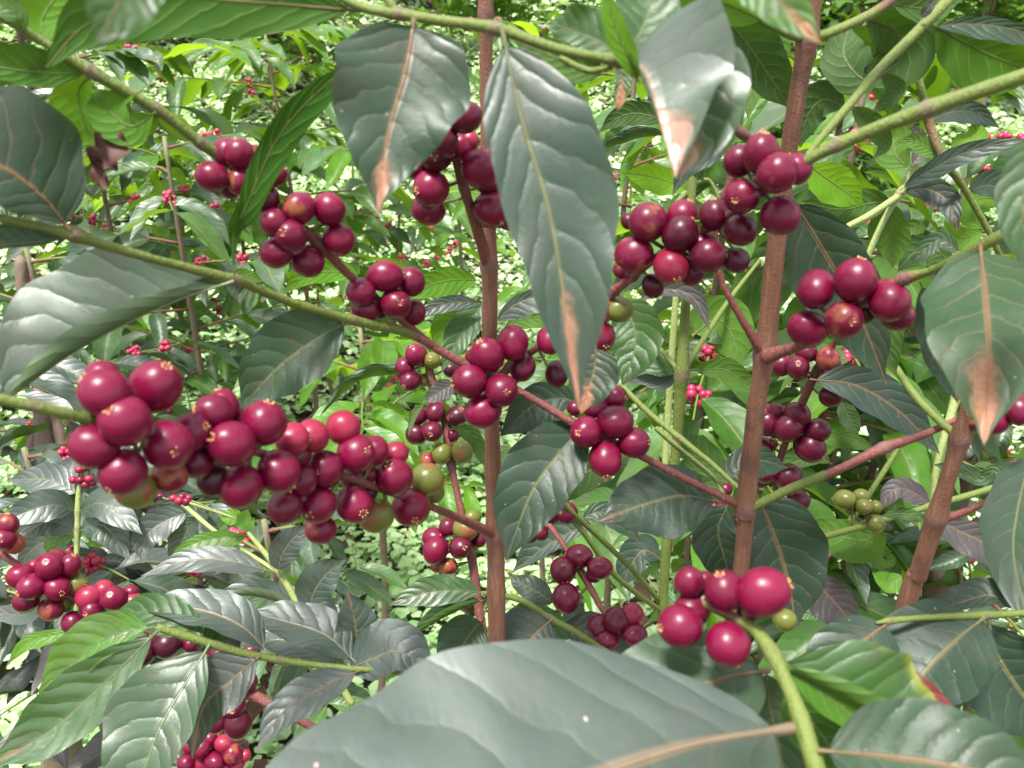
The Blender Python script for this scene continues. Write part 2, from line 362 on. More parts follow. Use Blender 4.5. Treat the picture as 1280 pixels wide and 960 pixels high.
def far_leaf(parent, p, d, nrm, L, tone, grey, scorch=0., gl=(.3, .4, .8)):
    X = d.normalized(); Z = (nrm-X*nrm.dot(X)).normalized(); Y = Z.cross(X)
    m = Matrix((X, Y, Z)).transposed().to_4x4() @ Matrix.Diagonal((L, L*random.uniform(.85, 1.1), L, 1))
    return link('leaf', random.choice(PROTO), parent, p, mat4=m, tone=float(tone), grey=float(grey), scorch=float(scorch), rib=random.uniform(.1, .7), turning=0., gloss=random.choice((.3, .4, .8))+.5*grey, vein=.8)

# ------------------------------------------------------------------ cherries
def cherry_mesh(seed, nl=22, nr=15, calyx=True):
    rd = random.Random(seed); V = []; Fc = []; mi = []
    ph = [i/nr for i in range(nr+1)]; ph = [0, .035, .07, .11]+[.11+(1-.11)*i/(nr-3) for i in range(1, nr-2)]
    ez = rd.uniform(.99, 1.12)
    V.append((0, 0, ez*.955))
    for t in ph[1:-1]:
        th = math.pi*t; z = math.cos(th)*ez; r = math.sin(th)
        if t < .04: z -= .045
        elif t < .08: z += .004
        for k in range(nl):
            a = 2*math.pi*k/nl; q = 1+.06*mnoise.noise(Vector((math.cos(a)+seed*7, math.sin(a), t*3)))+.012*math.cos(2*a)
            V.append((r*math.cos(a)*q, r*math.sin(a)*q*.985, z))
    V.append((0, 0, -ez*.98)); n = len(ph)-2
    for k in range(nl): Fc.append((0, 1+k, 1+(k+1) % nl)); mi.append(0)
    for i in range(n-1):
        for k in range(nl):
            a, b = 1+i*nl+k, 1+i*nl+(k+1) % nl; Fc.append((a, a+nl, b+nl, b)); mi.append(0)
    l = len(V)-1
    for k in range(nl): Fc.append((1+(n-1)*nl+k, l, 1+(n-1)*nl+(k+1) % nl)); mi.append(0)
    ns = len(Fc)
    if calyx:                                    # dried calyx: a ring of small crumbs round the navel
        for k in range(7):
            if rd.random() < .22: continue
            a = 2*math.pi*k/7+rd.uniform(-.2, .2); rr = rd.uniform(.13, .2); h = rd.uniform(.05, .13); s = rd.uniform(.035, .06)
            cx, cy = math.cos(a)*rr, math.sin(a)*rr; b = len(V); z0 = ez*.95
            ox, oy = math.cos(a)*.04, math.sin(a)*.04
            V += [(cx-s, cy-s, z0), (cx+s, cy-s, z0), (cx+s, cy+s, z0), (cx-s, cy+s, z0), (cx+ox-s*.6, cy+oy-s*.6, z0+h), (cx+ox+s*.6, cy+oy-s*.5, z0+h*.9), (cx+ox+s*.5, cy+oy+s*.6, z0+h), (cx+ox-s*.6, cy+oy+s*.5, z0+h*.85)]
            for f in ((0, 1, 5, 4), (1, 2, 6, 5), (2, 3, 7, 6), (3, 0, 4, 7), (4, 5, 6, 7)): Fc.append(tuple(b+x for x in f)); mi.append(1)
    me = mesh_np('cherry', V, Fc, [M_CHERRY, M_CALYX]); me.polygons.foreach_set('material_index', mi); return me
CM = [cherry_mesh(i) for i in range(6)]
TYPES = {'r': (0, 0, 0), 'd': (.5, 0, 0), 'm': (.3, .12, 0), 'p': (0, 0, 1), 'o': (.15, .42, .2), 'g': (0, 1.2, 0), 'x': (.2, .72, .0), 'k': (.85, .0, 0)}

def cherries(br, path, org, zf, items, stalk=None):
    """items: (X, Y, rx, ry, type, depth flag, calyx X, calyx Y) in the coordinates of an enlarged view of the photo"""
    C = np.array([tuple(p) for p in path]); px = np.array([pix(Vector(c)) for c in C])
    for it in items:
        X, Y, rx, ry = it[:4]; ty = it[4] if len(it) > 4 else 'r'; fl = it[5] if len(it) > 5 else 0
        x, y, rx, ry = org[0]+X/zf, org[1]+Y/zf, rx/zf, ry/zf
        i = ((px[:, 0]-x)**2+(px[:, 1]-y)**2).argmin(); d = px[i, 2]; r = math.sqrt(rx*ry)*d/F
        d = d+(-.75+fl*1.15)*r; r = math.sqrt(rx*ry)*d/F
        c = P(x, y, d)
        if len(it) > 6:
            dx, dy = (org[0]+it[6]/zf-x)/rx, (org[1]+it[7]/zf-y)/ry; m = math.hypot(dx, dy)
            if m > .97: dx, dy, m = dx/m*.97, dy/m*.97, .97
            pole = RT*dx-UP*dy-FWD*math.sqrt(1-m*m); el = 1
        else:
            a = random.uniform(0, 6.28)
            if max(rx, ry)/min(rx, ry) > 1.08: a = (0 if rx > ry else math.pi/2)+random.choice((0, math.pi))
            t = random.uniform(.1, .8); pole = RT*math.cos(a)+UP*math.sin(a)+FWD*t; el = 1.03
        pole.normalize()
        q = pole.to_track_quat('Z', 'Y').to_matrix() @ Matrix.Rotation(random.uniform(0, 6.28), 3, 'Z')
        dk, un, pa = TYPES[ty]
        o = link('cherry', random.choice(CM), br, c, mat4=q.to_4x4() @ Matrix.Diagonal((r*1.04, r*1.04, r*el*1.05, 1)),
                 dark=float(dk+random.choice((0, 0, .1, .25))), unripe=float(un+(random.uniform(.12, .3) if random.random() < .14 and un == 0 and rx < 25 else 0)), pale=float(pa))
        if stalk is not None:
            e = np.array(c-pole*r*.9); stalk.append((C[i], e, r))

def make_branch(th, rows, nodes=(), name='branch', mat=None, sides=12, extra=(), ch=(), **props):
    """rows: px py depth radius_px green. ch: list of (origin, zoom, items). Returns branch object with its cherries."""
    tb = Tubes(); R3 = []
    for x, y, d, r, g in rows: p = P(x, y, d); R3.append((*p, r*.87*d/F, g))
    nd = []
    for (x, y) in nodes:
        j = min(range(len(rows)), key=lambda i: (rows[i][0]-x)**2+(rows[i][1]-y)**2); nd.append(tuple(P(x, y, rows[j][2])))
    path = tb.add(R3, sides, n=max(14, 9*len(rows)), nodes=nd)
    for ex in extra: tb.add([(*P(x, y, d), r*.87*d/F, g) for x, y, d, r, g in ex], 8, n=24)
    base = Vector(R3[0][:3])
    stubs = []
    # cherries are linked after the mesh exists; stubs are gathered first with a dry run of the positions
    holder = link(name, None, th, base)
    for org, zf, items in ch: cherries(holder, path, org, zf, items, stubs)
    for a, b, r in stubs:
        m = (np.array(a)+b)/2+np.array(FWD)*r*.2; tb.add([(*a, r*.13, .5), (*m, r*.12, .55), (*b, r*.16, .6)], 5, n=5)
    V = np.array(tb.V)-np.array(base); me = mesh_np(name, V, tb.Fc, mat or M_TWIG, {'green': tb.g, 'scar': tb.sc})
    o = bpy.data.objects.new(name, me); col.objects.link(o); o.parent = th; o.location = base-WL[th.name]
    for c in list(holder.children): c.parent = o
    WL[o.name] = base; nm = holder.name; bpy.data.objects.remove(holder); 
    try: o.name = nm; WL[o.name] = base
    except Exception: pass
    for k, v in props.items(): o[k] = v
    return o

def terrain(x, y):
    x = np.asarray(x, float); y = np.asarray(y, float)
    z = np.where(y > 2.6, (y-2.6)*.34, 0)+np.where(y > 9, (y-9)*.25, 0)
    z = z+.07*np.sin(x*1.3+.5)*np.cos(y*1.1)+.03*np.sin(x*4.1+y*2.7)
    z = z+np.clip(-x-.6, 0, 3)*.05
    return z

def stem_to_ground(rows):
    """extend a stem given in px rows straight on down to the ground"""
    a = P(*rows[-2][:3]); b = P(*rows[-1][:3]); d = (b-a).normalized(); d = (d+Vector((0, 0, -1))*1.2).normalized()
    out_ = []; r = rows[-1][3]*.80*rows[-1][2]/F
    gz = float(terrain(b.x, b.y)); t = (b.z-gz+.02)/max(.2, -d.z)
    for k in (.35, .7, 1.): out_.append((*(b+d*t*k), r*(1+.35*k), 0))
    return out_

def make_stem(th, rows, nodes, mat=None, name='stem'):
    tb = Tubes(); R3 = [(*P(x, y, d), r*.80*d/F, g) for x, y, d, r, g in rows]
    nd = []
    for (x, y) in nodes:
        j = min(range(len(rows)), key=lambda i: (rows[i][1]-y)**2); k = min(len(rows)-1, j+1) if y > rows[j][1] else max(0, j-1)
        t = 0 if k == j else (y-rows[j][1])/(rows[k][1]-rows[j][1]); nd.append(tuple(P(x, y, rows[j][2]*(1-t)+rows[k][2]*t)))
    ext = stem_to_ground(rows); tb.add(R3+ext, 18, n=520, nodes=nd, lump=.07)
    return tb.build(name, th, WL[th.name], mat or M_BARK)

def ground_base(rows):
    e = stem_to_ground(rows)[-1]; return Vector(e[:3])

# ------------------------------------------------------------------ terrain
def build_ground():
    xs = np.r_[np.linspace(-60, -7, 20), np.linspace(-6, 6, 110), np.linspace(7, 60, 20)]
    ys = np.r_[np.linspace(-40, -1, 16), np.linspace(-.5, 11, 110), np.linspace(12, 120, 40)]
    X, Y = np.meshgrid(xs, ys); Z = terrain(X, Y)+.02*np.sin(X*17)*np.sin(Y*15+X*3)
    V = np.stack([X, Y, Z], -1).reshape(-1, 3); n = len(xs)
    i = np.arange(len(ys)*n).reshape(len(ys), n)
    Fc = np.stack([i[:-1, :-1], i[:-1, 1:], i[1:, 1:], i[1:, :-1]], -1).reshape(-1, 4)
    o = link('ground', mesh_np('ground', V, Fc, M_SOIL)); o['kind'] = 'structure'
build_ground()

def leaf_cloud(pos, size, nrm_tilt, asp, rg, fold=.25):
    """many small six-sided folded leaves; returns V, F"""
    n = len(pos); a = rg.uniform(0, 2*np.pi, n); t = np.abs(rg.normal(0, nrm_tilt, n)); b = rg.uniform(0, 2*np.pi, n)
    Nz = np.stack([np.sin(t)*np.cos(b), np.sin(t)*np.sin(b), np.cos(t)], 1)
    D = np.stack([np.cos(a), np.sin(a), np.zeros(n)], 1); D -= Nz*(D*Nz).sum(1)[:, None]; D /= np.linalg.norm(D, axis=1)[:, None]
    S = np.cross(Nz, D); L = size[:, None]; W = L*asp[:, None]
    pts = [np.zeros((n, 3)), D*L*.3+S*W*.45+Nz*W*fold, D*L*.72+S*W*.36+Nz*W*fold*.8, D*L-Nz*L*.12, D*L*.72-S*W*.36+Nz*W*fold*.8, D*L*.3-S*W*.45+Nz*W*fold, D*L*.5+Nz*L*.02]
    V = (np.stack(pts, 1)+pos[:, None]).reshape(-1, 3); b0 = np.arange(n)*7
    tri = [(0, 6, 1), (1, 6, 2), (2, 6, 3), (3, 6, 4), (4, 6, 5), (5, 6, 0)]
    Fc = np.stack([np.stack([b0+x, b0+z_, b0+y_], 1) for x, y_, z_ in tri], 1).reshape(-1, 3)
    return V, Fc

def ground_cover():
    rg = np.random.default_rng(3); P_, S_, A_ = [], [], []
    for y0, y1, n, s in ((.5, 2.2, 26000, .034), (2.2, 4.2, 62000, .036), (4.2, 7, 50000, .052), (7, 13, 36000, .085)):
        y = rg.uniform(y0, y1, n); x = rg.uniform(-1, 1, n)*(y*.72+.7)
        hum = .5+.5*np.sin(x*5.1+np.sin(y*3.7)*2)*np.sin(y*4.9+np.sin(x*2.9)*2)
        hum2 = .5+.5*np.sin(x*13+y*7)*np.sin(y*17-x*5)
        keep = rg.uniform(0, 1, n) < .6+.6*hum*(.4+.6*hum2)
        x, y, hum = x[keep], y[keep], hum[keep]; m = len(x)
        z = terrain(x, y)+rg.uniform(0, 1, m)**.7*(.04+.17*hum)*(1+.25*(y > 4))
        P_.append(np.stack([x, y, z], 1)); S_.append(s*rg.uniform(.55, 1.35, m)); A_.append(rg.uniform(.65, 1.0, m))
    pos, size, asp = np.vstack(P_), np.concatenate(S_), np.concatenate(A_)
    V, Fc = leaf_cloud(pos, size, .42, asp, rg, .10)
    lite = np.repeat(np.clip(rg.normal(.65, .25, len(pos))+.4*np.clip((pos[:, 1]-2)/3, 0, 1), 0, 1), 7)  # random leaf paleness plus painted-in background glare, growing with distance
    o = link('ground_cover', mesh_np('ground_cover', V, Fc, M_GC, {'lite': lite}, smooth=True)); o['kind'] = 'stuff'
    # grass-like stalks and seed heads standing in it
    tb = Tubes()
    for i in range(260):
        y = rg.uniform(1.6, 5.5); x = rg.uniform(-1, 1)*(y*.66+.3); z = float(terrain(x, y)); h = rg.uniform(.15, .4)
        tb.add([(x, y, z, .0016, 1), (x+rg.normal(0, .02), y, z+h*.6, .0013, 1), (x+rg.normal(0, .06), y+rg.normal(0, .04), z+h, .0008, 1)], 4, n=4)
    o = tb.build('weed_stalks', None, (0, 0, 0), M_PALE); o['kind'] = 'stuff'
    # yellow flowers
    n = 420; y = rg.uniform(1.4, 6, n); x = rg.uniform(-1, 1, n)*(y*.66+.3); z = terrain(x, y)+rg.uniform(.08, .26, n)
    V, Fc = leaf_cloud(np.stack([x, y, z], 1), np.full(n, .011), .8, np.full(n, 1.), rg)
    o = link('wild_flowers', mesh_np('wild_flowers', V, Fc, M_FLOWER)); o['kind'] = 'stuff'
    # fallen dry twigs and dead leaves under the bushes on the right and left
    tb = Tubes()
    for i in range(150):
        side = rg.uniform() < .7; x = rg.uniform(.35, 1.5) if side else rg.uniform(-1.6, -.6); y = rg.uniform(1.3, 2.6); z = float(terrain(x, y))+rg.uniform(.02, .25)
        a = rg.uniform(0, 6.28); L = rg.uniform(.1, .35); d = np.array([math.cos(a), math.sin(a), rg.normal(0, .35)])*L
        tb.add([(x, y, z, .003, 0), (x+d[0]*.5, y+d[1]*.5+.02, z+d[2]*.5, .0025, 0), (x+d[0], y+d[1], z+d[2], .0014, 0)], 5, n=5)
    o = tb.build('fallen_twigs', None, (0, 0, 0), M_PALE); o['kind'] = 'stuff'
    n = 2500; x = np.where(rg.uniform(0, 1, n) < .6, rg.uniform(.3, 1.6, n), rg.uniform(-1.9, -.4, n)); y = rg.uniform(1.2, 3.2, n)
    V, Fc = leaf_cloud(np.stack([x, y, terrain(x, y)+rg.uniform(.01, .08, n)], 1), rg.uniform(.04, .1, n), .6, np.full(n, .45), rg)
    o = link('leaf_litter', mesh_np('leaf_litter', V, Fc, M_DEAD)); o['kind'] = 'stuff'
ground_cover()

# ------------------------------------------------------------------ background coffee bushes
def berry_cluster_mesh(seed, n=11, sub=1):
    rd = random.Random(seed); V = []; Fc = []
    for k in range(n):
        a = rd.uniform(0, 6.28); r = rd.uniform(.006, .013); c = (math.cos(a)*r, math.sin(a)*r, rd.uniform(-.012, .012)); q = .0062*rd.uniform(.85, 1.1)
        b = len(V); nl, nr = 8, 5
        V.append((c[0], c[1], c[2]+q))
        for i in range(1, nr):
            for j in range(nl):
                th, p = math.pi*i/nr, 2*math.pi*j/nl; V.append((c[0]+q*math.sin(th)*math.cos(p), c[1]+q*math.sin(th)*math.sin(p), c[2]+q*math.cos(th)))
        V.append((c[0], c[1], c[2]-q))
        for j in range(nl):
            Fc.append((b, b+1+j, b+1+(j+1) % nl)); l = b+1+(nr-2)*nl; Fc.append((l+j, b+1+(nr-1)*nl, l+(j+1) % nl))
            for i in range(nr-2): a0 = b+1+i*nl; Fc.append((a0+j, a0+nl+j, a0+nl+(j+1) % nl, a0+(j+1) % nl))
    return mesh_np('cherry_cluster', V, Fc, M_BERRY)
BC = [berry_cluster_mesh(i, 7+2*i) for i in range(4)]

def grow_branch(th, p0, d0, L, nn, ll, tone, grey, pberry, rad=.0028, green=.3, droop=.25, mat=None, budget=None, vis=True):
    p = Vector(p0); d = Vector(d0).normalized(); rows = [(*p, rad, green)]; nodes = []; step = L/nn
    for i in range(nn):
        d = (d+Vector((random.gauss(0, .07), random.gauss(0, .07), -droop/nn*1.2+random.gauss(0, .03)))).normalized()
        p = p+d*step; rows.append((*p, rad*(1-.6*(i+1)/nn), green+(1-green)*(i+1)/nn)); nodes.append((Vector(p), Vector(d), (i+1)/nn))
    tb = Tubes(); tb.add(rows, 6, n=3*nn+2); br = tb.build('branch', th, p0, mat or M_TWIG)
    for q, dd, t in nodes:
        side = dd.cross(Vector((0, 0, 1))).normalized(); 
        if t > .15:
            for s in (-1, 1):
                if random.random() < .12: continue
                ld = (side*s*random.uniform(.7, 1.1)+dd*random.uniform(.3, .9)+Vector((0, 0, random.uniform(-.7, .0)))).normalized()
                nr = (Vector((0, 0, 1))+side*s*random.uniform(-.1, .4)+Vector((random.gauss(0, .25), random.gauss(0, .25)-.15, 0))).normalized()
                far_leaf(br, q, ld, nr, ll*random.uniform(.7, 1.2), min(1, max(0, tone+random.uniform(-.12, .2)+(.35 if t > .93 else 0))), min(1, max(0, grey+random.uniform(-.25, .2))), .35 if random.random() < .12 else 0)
        if random.random() < pberry and t < .85:
            m = dd.to_track_quat('Z', 'Y').to_matrix().to_4x4() @ Matrix.Scale(random.uniform(.65, .95), 4)
            c = link('cherry_cluster', random.choice(BC), br, q, mat4=m); c['kind'] = 'stuff'
    return br

def bush(px, py, d, label, spread=.35, depth_below=.7, nb=14, ll=.085, tone=.15, grey=.4, pberry=.3, seed=0, name='coffee_bush', stems=1, green=.3, bark=None, up=.25, nodes=5):
    random.seed(seed); top = P(px, py, d); gz = float(terrain(top.x, top.y)); base = Vector((top.x+random.uniform(-.04, .04), top.y+.03, gz-.02))
    th = thing(name, label, 'coffee bush', base, 'coffee bushes behind the fruiting stems'); H = top.z-gz
    tb = Tubes(); m = (base+top)/2+Vector((random.uniform(-.04, .04), 0, 0))
    tb.add([(*base, .009, 0), (*m, .007, 0), (*top, .0035, .5)], 8, n=24); tb.build('stem', th, base, bark or M_OLD)
    for i in range(nb):
        t = (i+.5)/nb; z = top.z-depth_below*min(1, H/depth_below*.95)*t; f = (z-base.z)/(top.z-base.z); p = base.lerp(top, f)
        a = i*2.4+random.uniform(-.4, .4); L = spread*(.45+.65*min(1, t*1.6))*random.uniform(.8, 1.15)
        grow_branch(th, p, Vector((math.cos(a), math.sin(a), up)), L, nodes, ll, tone, grey, pberry, green=green)
    return th

far = [
 # px, py, depth, label, kwargs
 (290, 165, 2.3, 'leafy coffee bush in the gap left of the long dark sickle shaped leaf', dict(spread=.5, grey=.3, tone=.35, ll=.13, pberry=.2, nb=18, nodes=6)),
 (440, 175, 2.9, 'leafy coffee bush in the gap below the first scorched hanging leaf', dict(spread=.5, grey=.3, tone=.4, ll=.13, pberry=.3, nb=12)),
 (90, 190, 2.5, 'leafy coffee bush far behind the dried curled leaf', dict(spread=.55, grey=.35, tone=.3, ll=.13, pberry=.3, nb=16)),
 (790, 190, 2.6, 'leafy coffee bush in the gap under the pale scorched leaf', dict(spread=.4, grey=.3, tone=.4, ll=.12, pberry=.6, nb=12)),
 (660, 470, 2.2, 'low coffee bush in the gap between the first stem and the small cherry twig', dict(spread=.26, grey=.3, tone=.4, ll=.10, pberry=.2, nb=5, depth_below=.25)),
 (95, 60, 1.75, 'dark leaved coffee bush with cherries behind the dried curled leaf at upper left', dict(spread=.34, grey=0.30, tone=0.23, pberry=.4, ll=.12, nb=18, nodes=6)),
 (330, 35, 2.1, 'arching glossy coffee bush at the top between the two long dark leaf undersides', dict(spread=.5, grey=0.10, tone=0.53, ll=.14, pberry=.12, nb=22, nodes=6)),
 (205, 170, 1.5, 'coffee bush with grey drooping leaves behind the pair of cherries at upper left', dict(spread=.32, grey=0.35, tone=0.23, ll=.12, pberry=.2, nb=16)),
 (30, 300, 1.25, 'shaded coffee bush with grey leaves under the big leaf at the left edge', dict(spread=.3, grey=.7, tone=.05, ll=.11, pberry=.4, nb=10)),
 (200, 415, 1.75, 'coffee bush of small grey leaf pairs behind the big folded leaf', dict(spread=.34, grey=0.50, tone=0.20, ll=.085, pberry=.3, nb=10)),
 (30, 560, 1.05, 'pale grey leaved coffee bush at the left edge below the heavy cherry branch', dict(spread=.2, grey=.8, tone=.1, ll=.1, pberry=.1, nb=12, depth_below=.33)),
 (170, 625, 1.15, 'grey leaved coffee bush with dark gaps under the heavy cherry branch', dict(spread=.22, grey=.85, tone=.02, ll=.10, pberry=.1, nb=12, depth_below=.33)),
 (330, 650, .98, 'coffee bush with light green shoot under the right end of the heavy cherry branch', dict(spread=.12, grey=.55, tone=.25, ll=.075, pberry=.05, nb=6, depth_below=.2)),
 (450, 410, 1.35, 'light green coffee bush just behind the pale branch left of the first stem', dict(spread=.2, grey=0.00, tone=0.78, ll=.11, pberry=.1, nb=6, depth_below=.3)),
 (500, 240, 2.5, 'thin coffee bush with bright pink cherry clusters left of the first stem', dict(spread=.4, grey=0.10, tone=0.48, ll=.10, pberry=1.0, nb=9)),
 (395, 330, 2.9, 'low coffee bush with pink cherry clusters behind the left cherry branch', dict(spread=.34, grey=0.25, tone=0.48, ll=.08, pberry=.9, nb=6, depth_below=.4)),
 (560, 20, 2.7, 'coffee bush at the top behind the first reddish stem', dict(spread=.45, grey=0.15, tone=0.48, ll=.12, pberry=.3, nb=12)),
 (700, 330, 1.9, 'coffee bush behind the long hanging leaf in the middle', dict(spread=.22, grey=0.05, tone=0.58, ll=.1, pberry=.2, nb=4, depth_below=.3)),
 (800, 15, 1.35, 'green coffee bush at the top above the pale scorched leaf', dict(spread=.3, grey=0.05, tone=0.48, ll=.12, pberry=.3, nb=10)),
 (930, 70, 1.05, 'dense green coffee bush behind the top of the middle stem', dict(spread=.26, grey=.1, tone=.38, ll=.125, pberry=.2, nb=14)),
 (1090, 60, .95, 'dense green coffee bush behind the forked twigs at upper right', dict(spread=.28, grey=.05, tone=.4, ll=.125, pberry=.15, nb=16)),
 (1245, 60, 1.15, 'green coffee bush in the upper right corner', dict(spread=.3, grey=.2, tone=.35, ll=.12, pberry=.3, nb=14)),
 (1080, 300, 1.3, 'coffee bush with cherries behind the cherry cluster right of the middle stem', dict(spread=.32, grey=0.10, tone=0.53, ll=.1, pberry=.7, nb=10)),
 (1190, 260, 1.1, 'coffee bush with bright round leaves behind the blurred scorched leaf', dict(spread=.26, grey=.3, tone=.4, ll=.11, pberry=.3, nb=10)),
 (905, 380, 1.45, 'coffee bush with bright leaves between the green shoot and the middle stem', dict(spread=.27, grey=0.00, tone=0.58, ll=.11, pberry=.4, nb=8)),
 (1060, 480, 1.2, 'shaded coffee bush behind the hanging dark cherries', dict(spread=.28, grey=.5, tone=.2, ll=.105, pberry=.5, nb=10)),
 (1215, 560, 1.5, 'coffee bush with dry twigs around the old trunk at the right', dict(spread=.34, grey=0.20, tone=0.43, ll=.09, pberry=.6, nb=12)),
 (1020, 640, 1.1, 'coffee bush with green leaves below the green to brown branch', dict(spread=.2, grey=.3, tone=.35, ll=.09, pberry=.3, nb=8, depth_below=.4)),
 (760, 470, 2.3, 'small far coffee bush behind the olive green shoot', dict(spread=.2, grey=0.45, tone=0.28, ll=.10, pberry=.1, nb=5, depth_below=.4)),
 (1260, 640, 1.0, 'green coffee bush behind the grey leaf at the right edge', dict(spread=.2, grey=.4, tone=.3, ll=.09, pberry=.2, nb=8, depth_below=.4)),
]
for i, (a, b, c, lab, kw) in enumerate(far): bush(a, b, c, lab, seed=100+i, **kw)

# distant bushes up the slope: leaves too small to tell apart
def distant_bush(x, y, h, w_, label, seed, dark):
    rg = np.random.default_rng(seed); z = float(terrain(x, y)); base = Vector((x, y, z)); th = thing('coffee_bush', label, 'coffee bush', base, 'coffee bushes up the slope')
    tb = Tubes(); n = 1500; pos = []
    for k in range(3):
        e = (rg.uniform(-.15, .15), rg.uniform(-.15, .15), h*.9); tb.add([(x, y, z, .014, 0), (x+e[0], y+e[1], z+e[2], .005, 0)], 6, n=8)
    for k in range(26):
        a = rg.uniform(0, 6.28); zz = rg.uniform(.2, 1.)*h; L = w_*(1.15-.6*zz/h)*rg.uniform(.6, 1.1)
        s = np.linspace(.2, 1, n//26)+rg.normal(0, .02, n//26)
        pos.append(np.stack([x+np.cos(a)*L*s, y+np.sin(a)*L*s, z+zz+.1*s-.3*s*s*w_], 1)+rg.normal(0, .035, (len(s), 3)))
        tb.add([(x, y, z+zz, .005, 0), (x+math.cos(a)*L, y+math.sin(a)*L, z+zz+.1-.3*w_, .002, 1)], 4, n=5)
    tb.build('stem', th, base, M_OLD)
    pos = np.vstack(pos); V, Fc = leaf_cloud(pos-np.array(base), rg.uniform(.07, .14, len(pos)), .7, np.full(len(pos), .42), rg)
    uv = np.tile(np.array([(0, .5), (.3, 1), (.7, .9), (1, .5), (.7, .1), (.3, 0), (.5, .5)]), (len(pos), 1))
    link('foliage', mesh_np('foliage', V, Fc, M_LEAF, uv=uv), th, base, tone=float(dark), grey=float(rg.uniform(.1, .5)), scorch=0., rib=.3, turning=0., gloss=.4, vein=0., kind='stuff')
    cp = pos[rg.choice(len(pos), 60)]
    V = []; Fc = []
    for c in cp:
        for q in range(4):
            b = len(V); cc = c-np.array(base)+rg.normal(0, .012, 3); r = .009
            V += [tuple(cc+np.array(v)*r) for v in ((1, 0, 0), (-1, 0, 0), (0, 1, 0), (0, -1, 0), (0, 0, 1), (0, 0, -1))]
            Fc += [(b+i, b+j, b+k) for i, j, k in ((0, 2, 4), (2, 1, 4), (1, 3, 4), (3, 0, 4), (2, 0, 5), (1, 2, 5), (3, 1, 5), (0, 3, 5))]
    link('cherries', mesh_np('cherries', V, Fc, M_BERRY), th, base, kind='stuff')
DB = [(-3.4, 5.2, 'at the far left'), (-2.4, 6.4, 'behind the arching bush at upper left'), (-1.5, 5.6, 'right of the upper left leaf tip'), (-.9, 7.4, 'topmost left of the first stem'), (-.2, 6.2, 'behind the first stem'), (.6, 7.6, 'behind the long hanging leaf'), (1.2, 5.8, 'behind the pale scorched leaf'),
      (2.1, 6.8, 'behind the middle stem'), (2.9, 5.6, 'behind the upper right twigs'), (3.8, 6.6, 'at the far right'), (-4.2, 7.6, 'high at the far left'), (4.6, 8.2, 'high at the far right'), (1.6, 4.3, 'low between the middle and right stems'), (-2.3, 4.2, 'low on the left behind the heavy cherries'), (0.2, 9.0, 'high up the slope in the middle'), (-1.9, 9.2, 'high up the slope left of centre'), (2.6, 9.2, 'high up the slope right of centre')]
for i, (x, y, wh) in enumerate(DB):
    distant_bush(x, y, random.uniform(.9, 1.5), random.uniform(.55, .8), 'distant leafy coffee bush up the slope '+wh, 300+i, random.uniform(.3, .75))

# old trunks seen low between the bushes
def old_trunk(rows, label, limbs):
    b = P(*rows[-1][:3]); th = thing('old_coffee_trunk', label, 'tree trunk', b)
    tb = Tubes(); tb.add([(*P(x, y, d), r*d/F, 0) for x, y, d, r in rows], 14, n=50, lump=.16)
    for l in limbs: tb.add([(*P(x, y, d), r*d/F, 0) for x, y, d, r in l], 7, n=16, lump=.1)
    tb.build('trunk', th, b, M_OLD)
old_trunk([(1215, 560, 1.25, 9), (1188, 660, 1.2, 15), (1178, 720, 1.2, 19), (1160, 790, 1.25, 22), (1130, 960, 1.3, 26)], 'thick rough old coffee trunk behind the leaning right stem', [[(1185, 700, 1.2, 4), (1215, 690, 1.1, 3), (1250, 700, 1.1, 2)], [(1180, 690, 1.2, 3), (1200, 720, 1.15, 3), (1195, 760, 1.1, 2)]])
old_trunk([(52, 470, 1.35, 9), (58, 540, 1.3, 17), (62, 600, 1.3, 20), (70, 760, 1.4, 22), (80, 960, 1.6, 24)], 'shaggy brown trunk with hanging dry bark at the left under the green branch end', [[(60, 520, 1.3, 5), (40, 560, 1.28, 9), (38, 610, 1.27, 5)], [(62, 500, 1.3, 4), (78, 560, 1.28, 8), (76, 620, 1.26, 3)]])
old_trunk([(392, 20, 6.0, 5), (394, 60, 6.0, 6), (396, 140, 6.2, 7)], 'pale thin trunk standing far up the slope at the top left', [[(394, 40, 6., 2), (410, 10, 6.1, 2)]])
old_trunk([(25, 300, 1.6, 7), (28, 360, 1.6, 8), (30, 480, 1.7, 9)], 'dark brown trunk below the big leaf at the left edge', [])

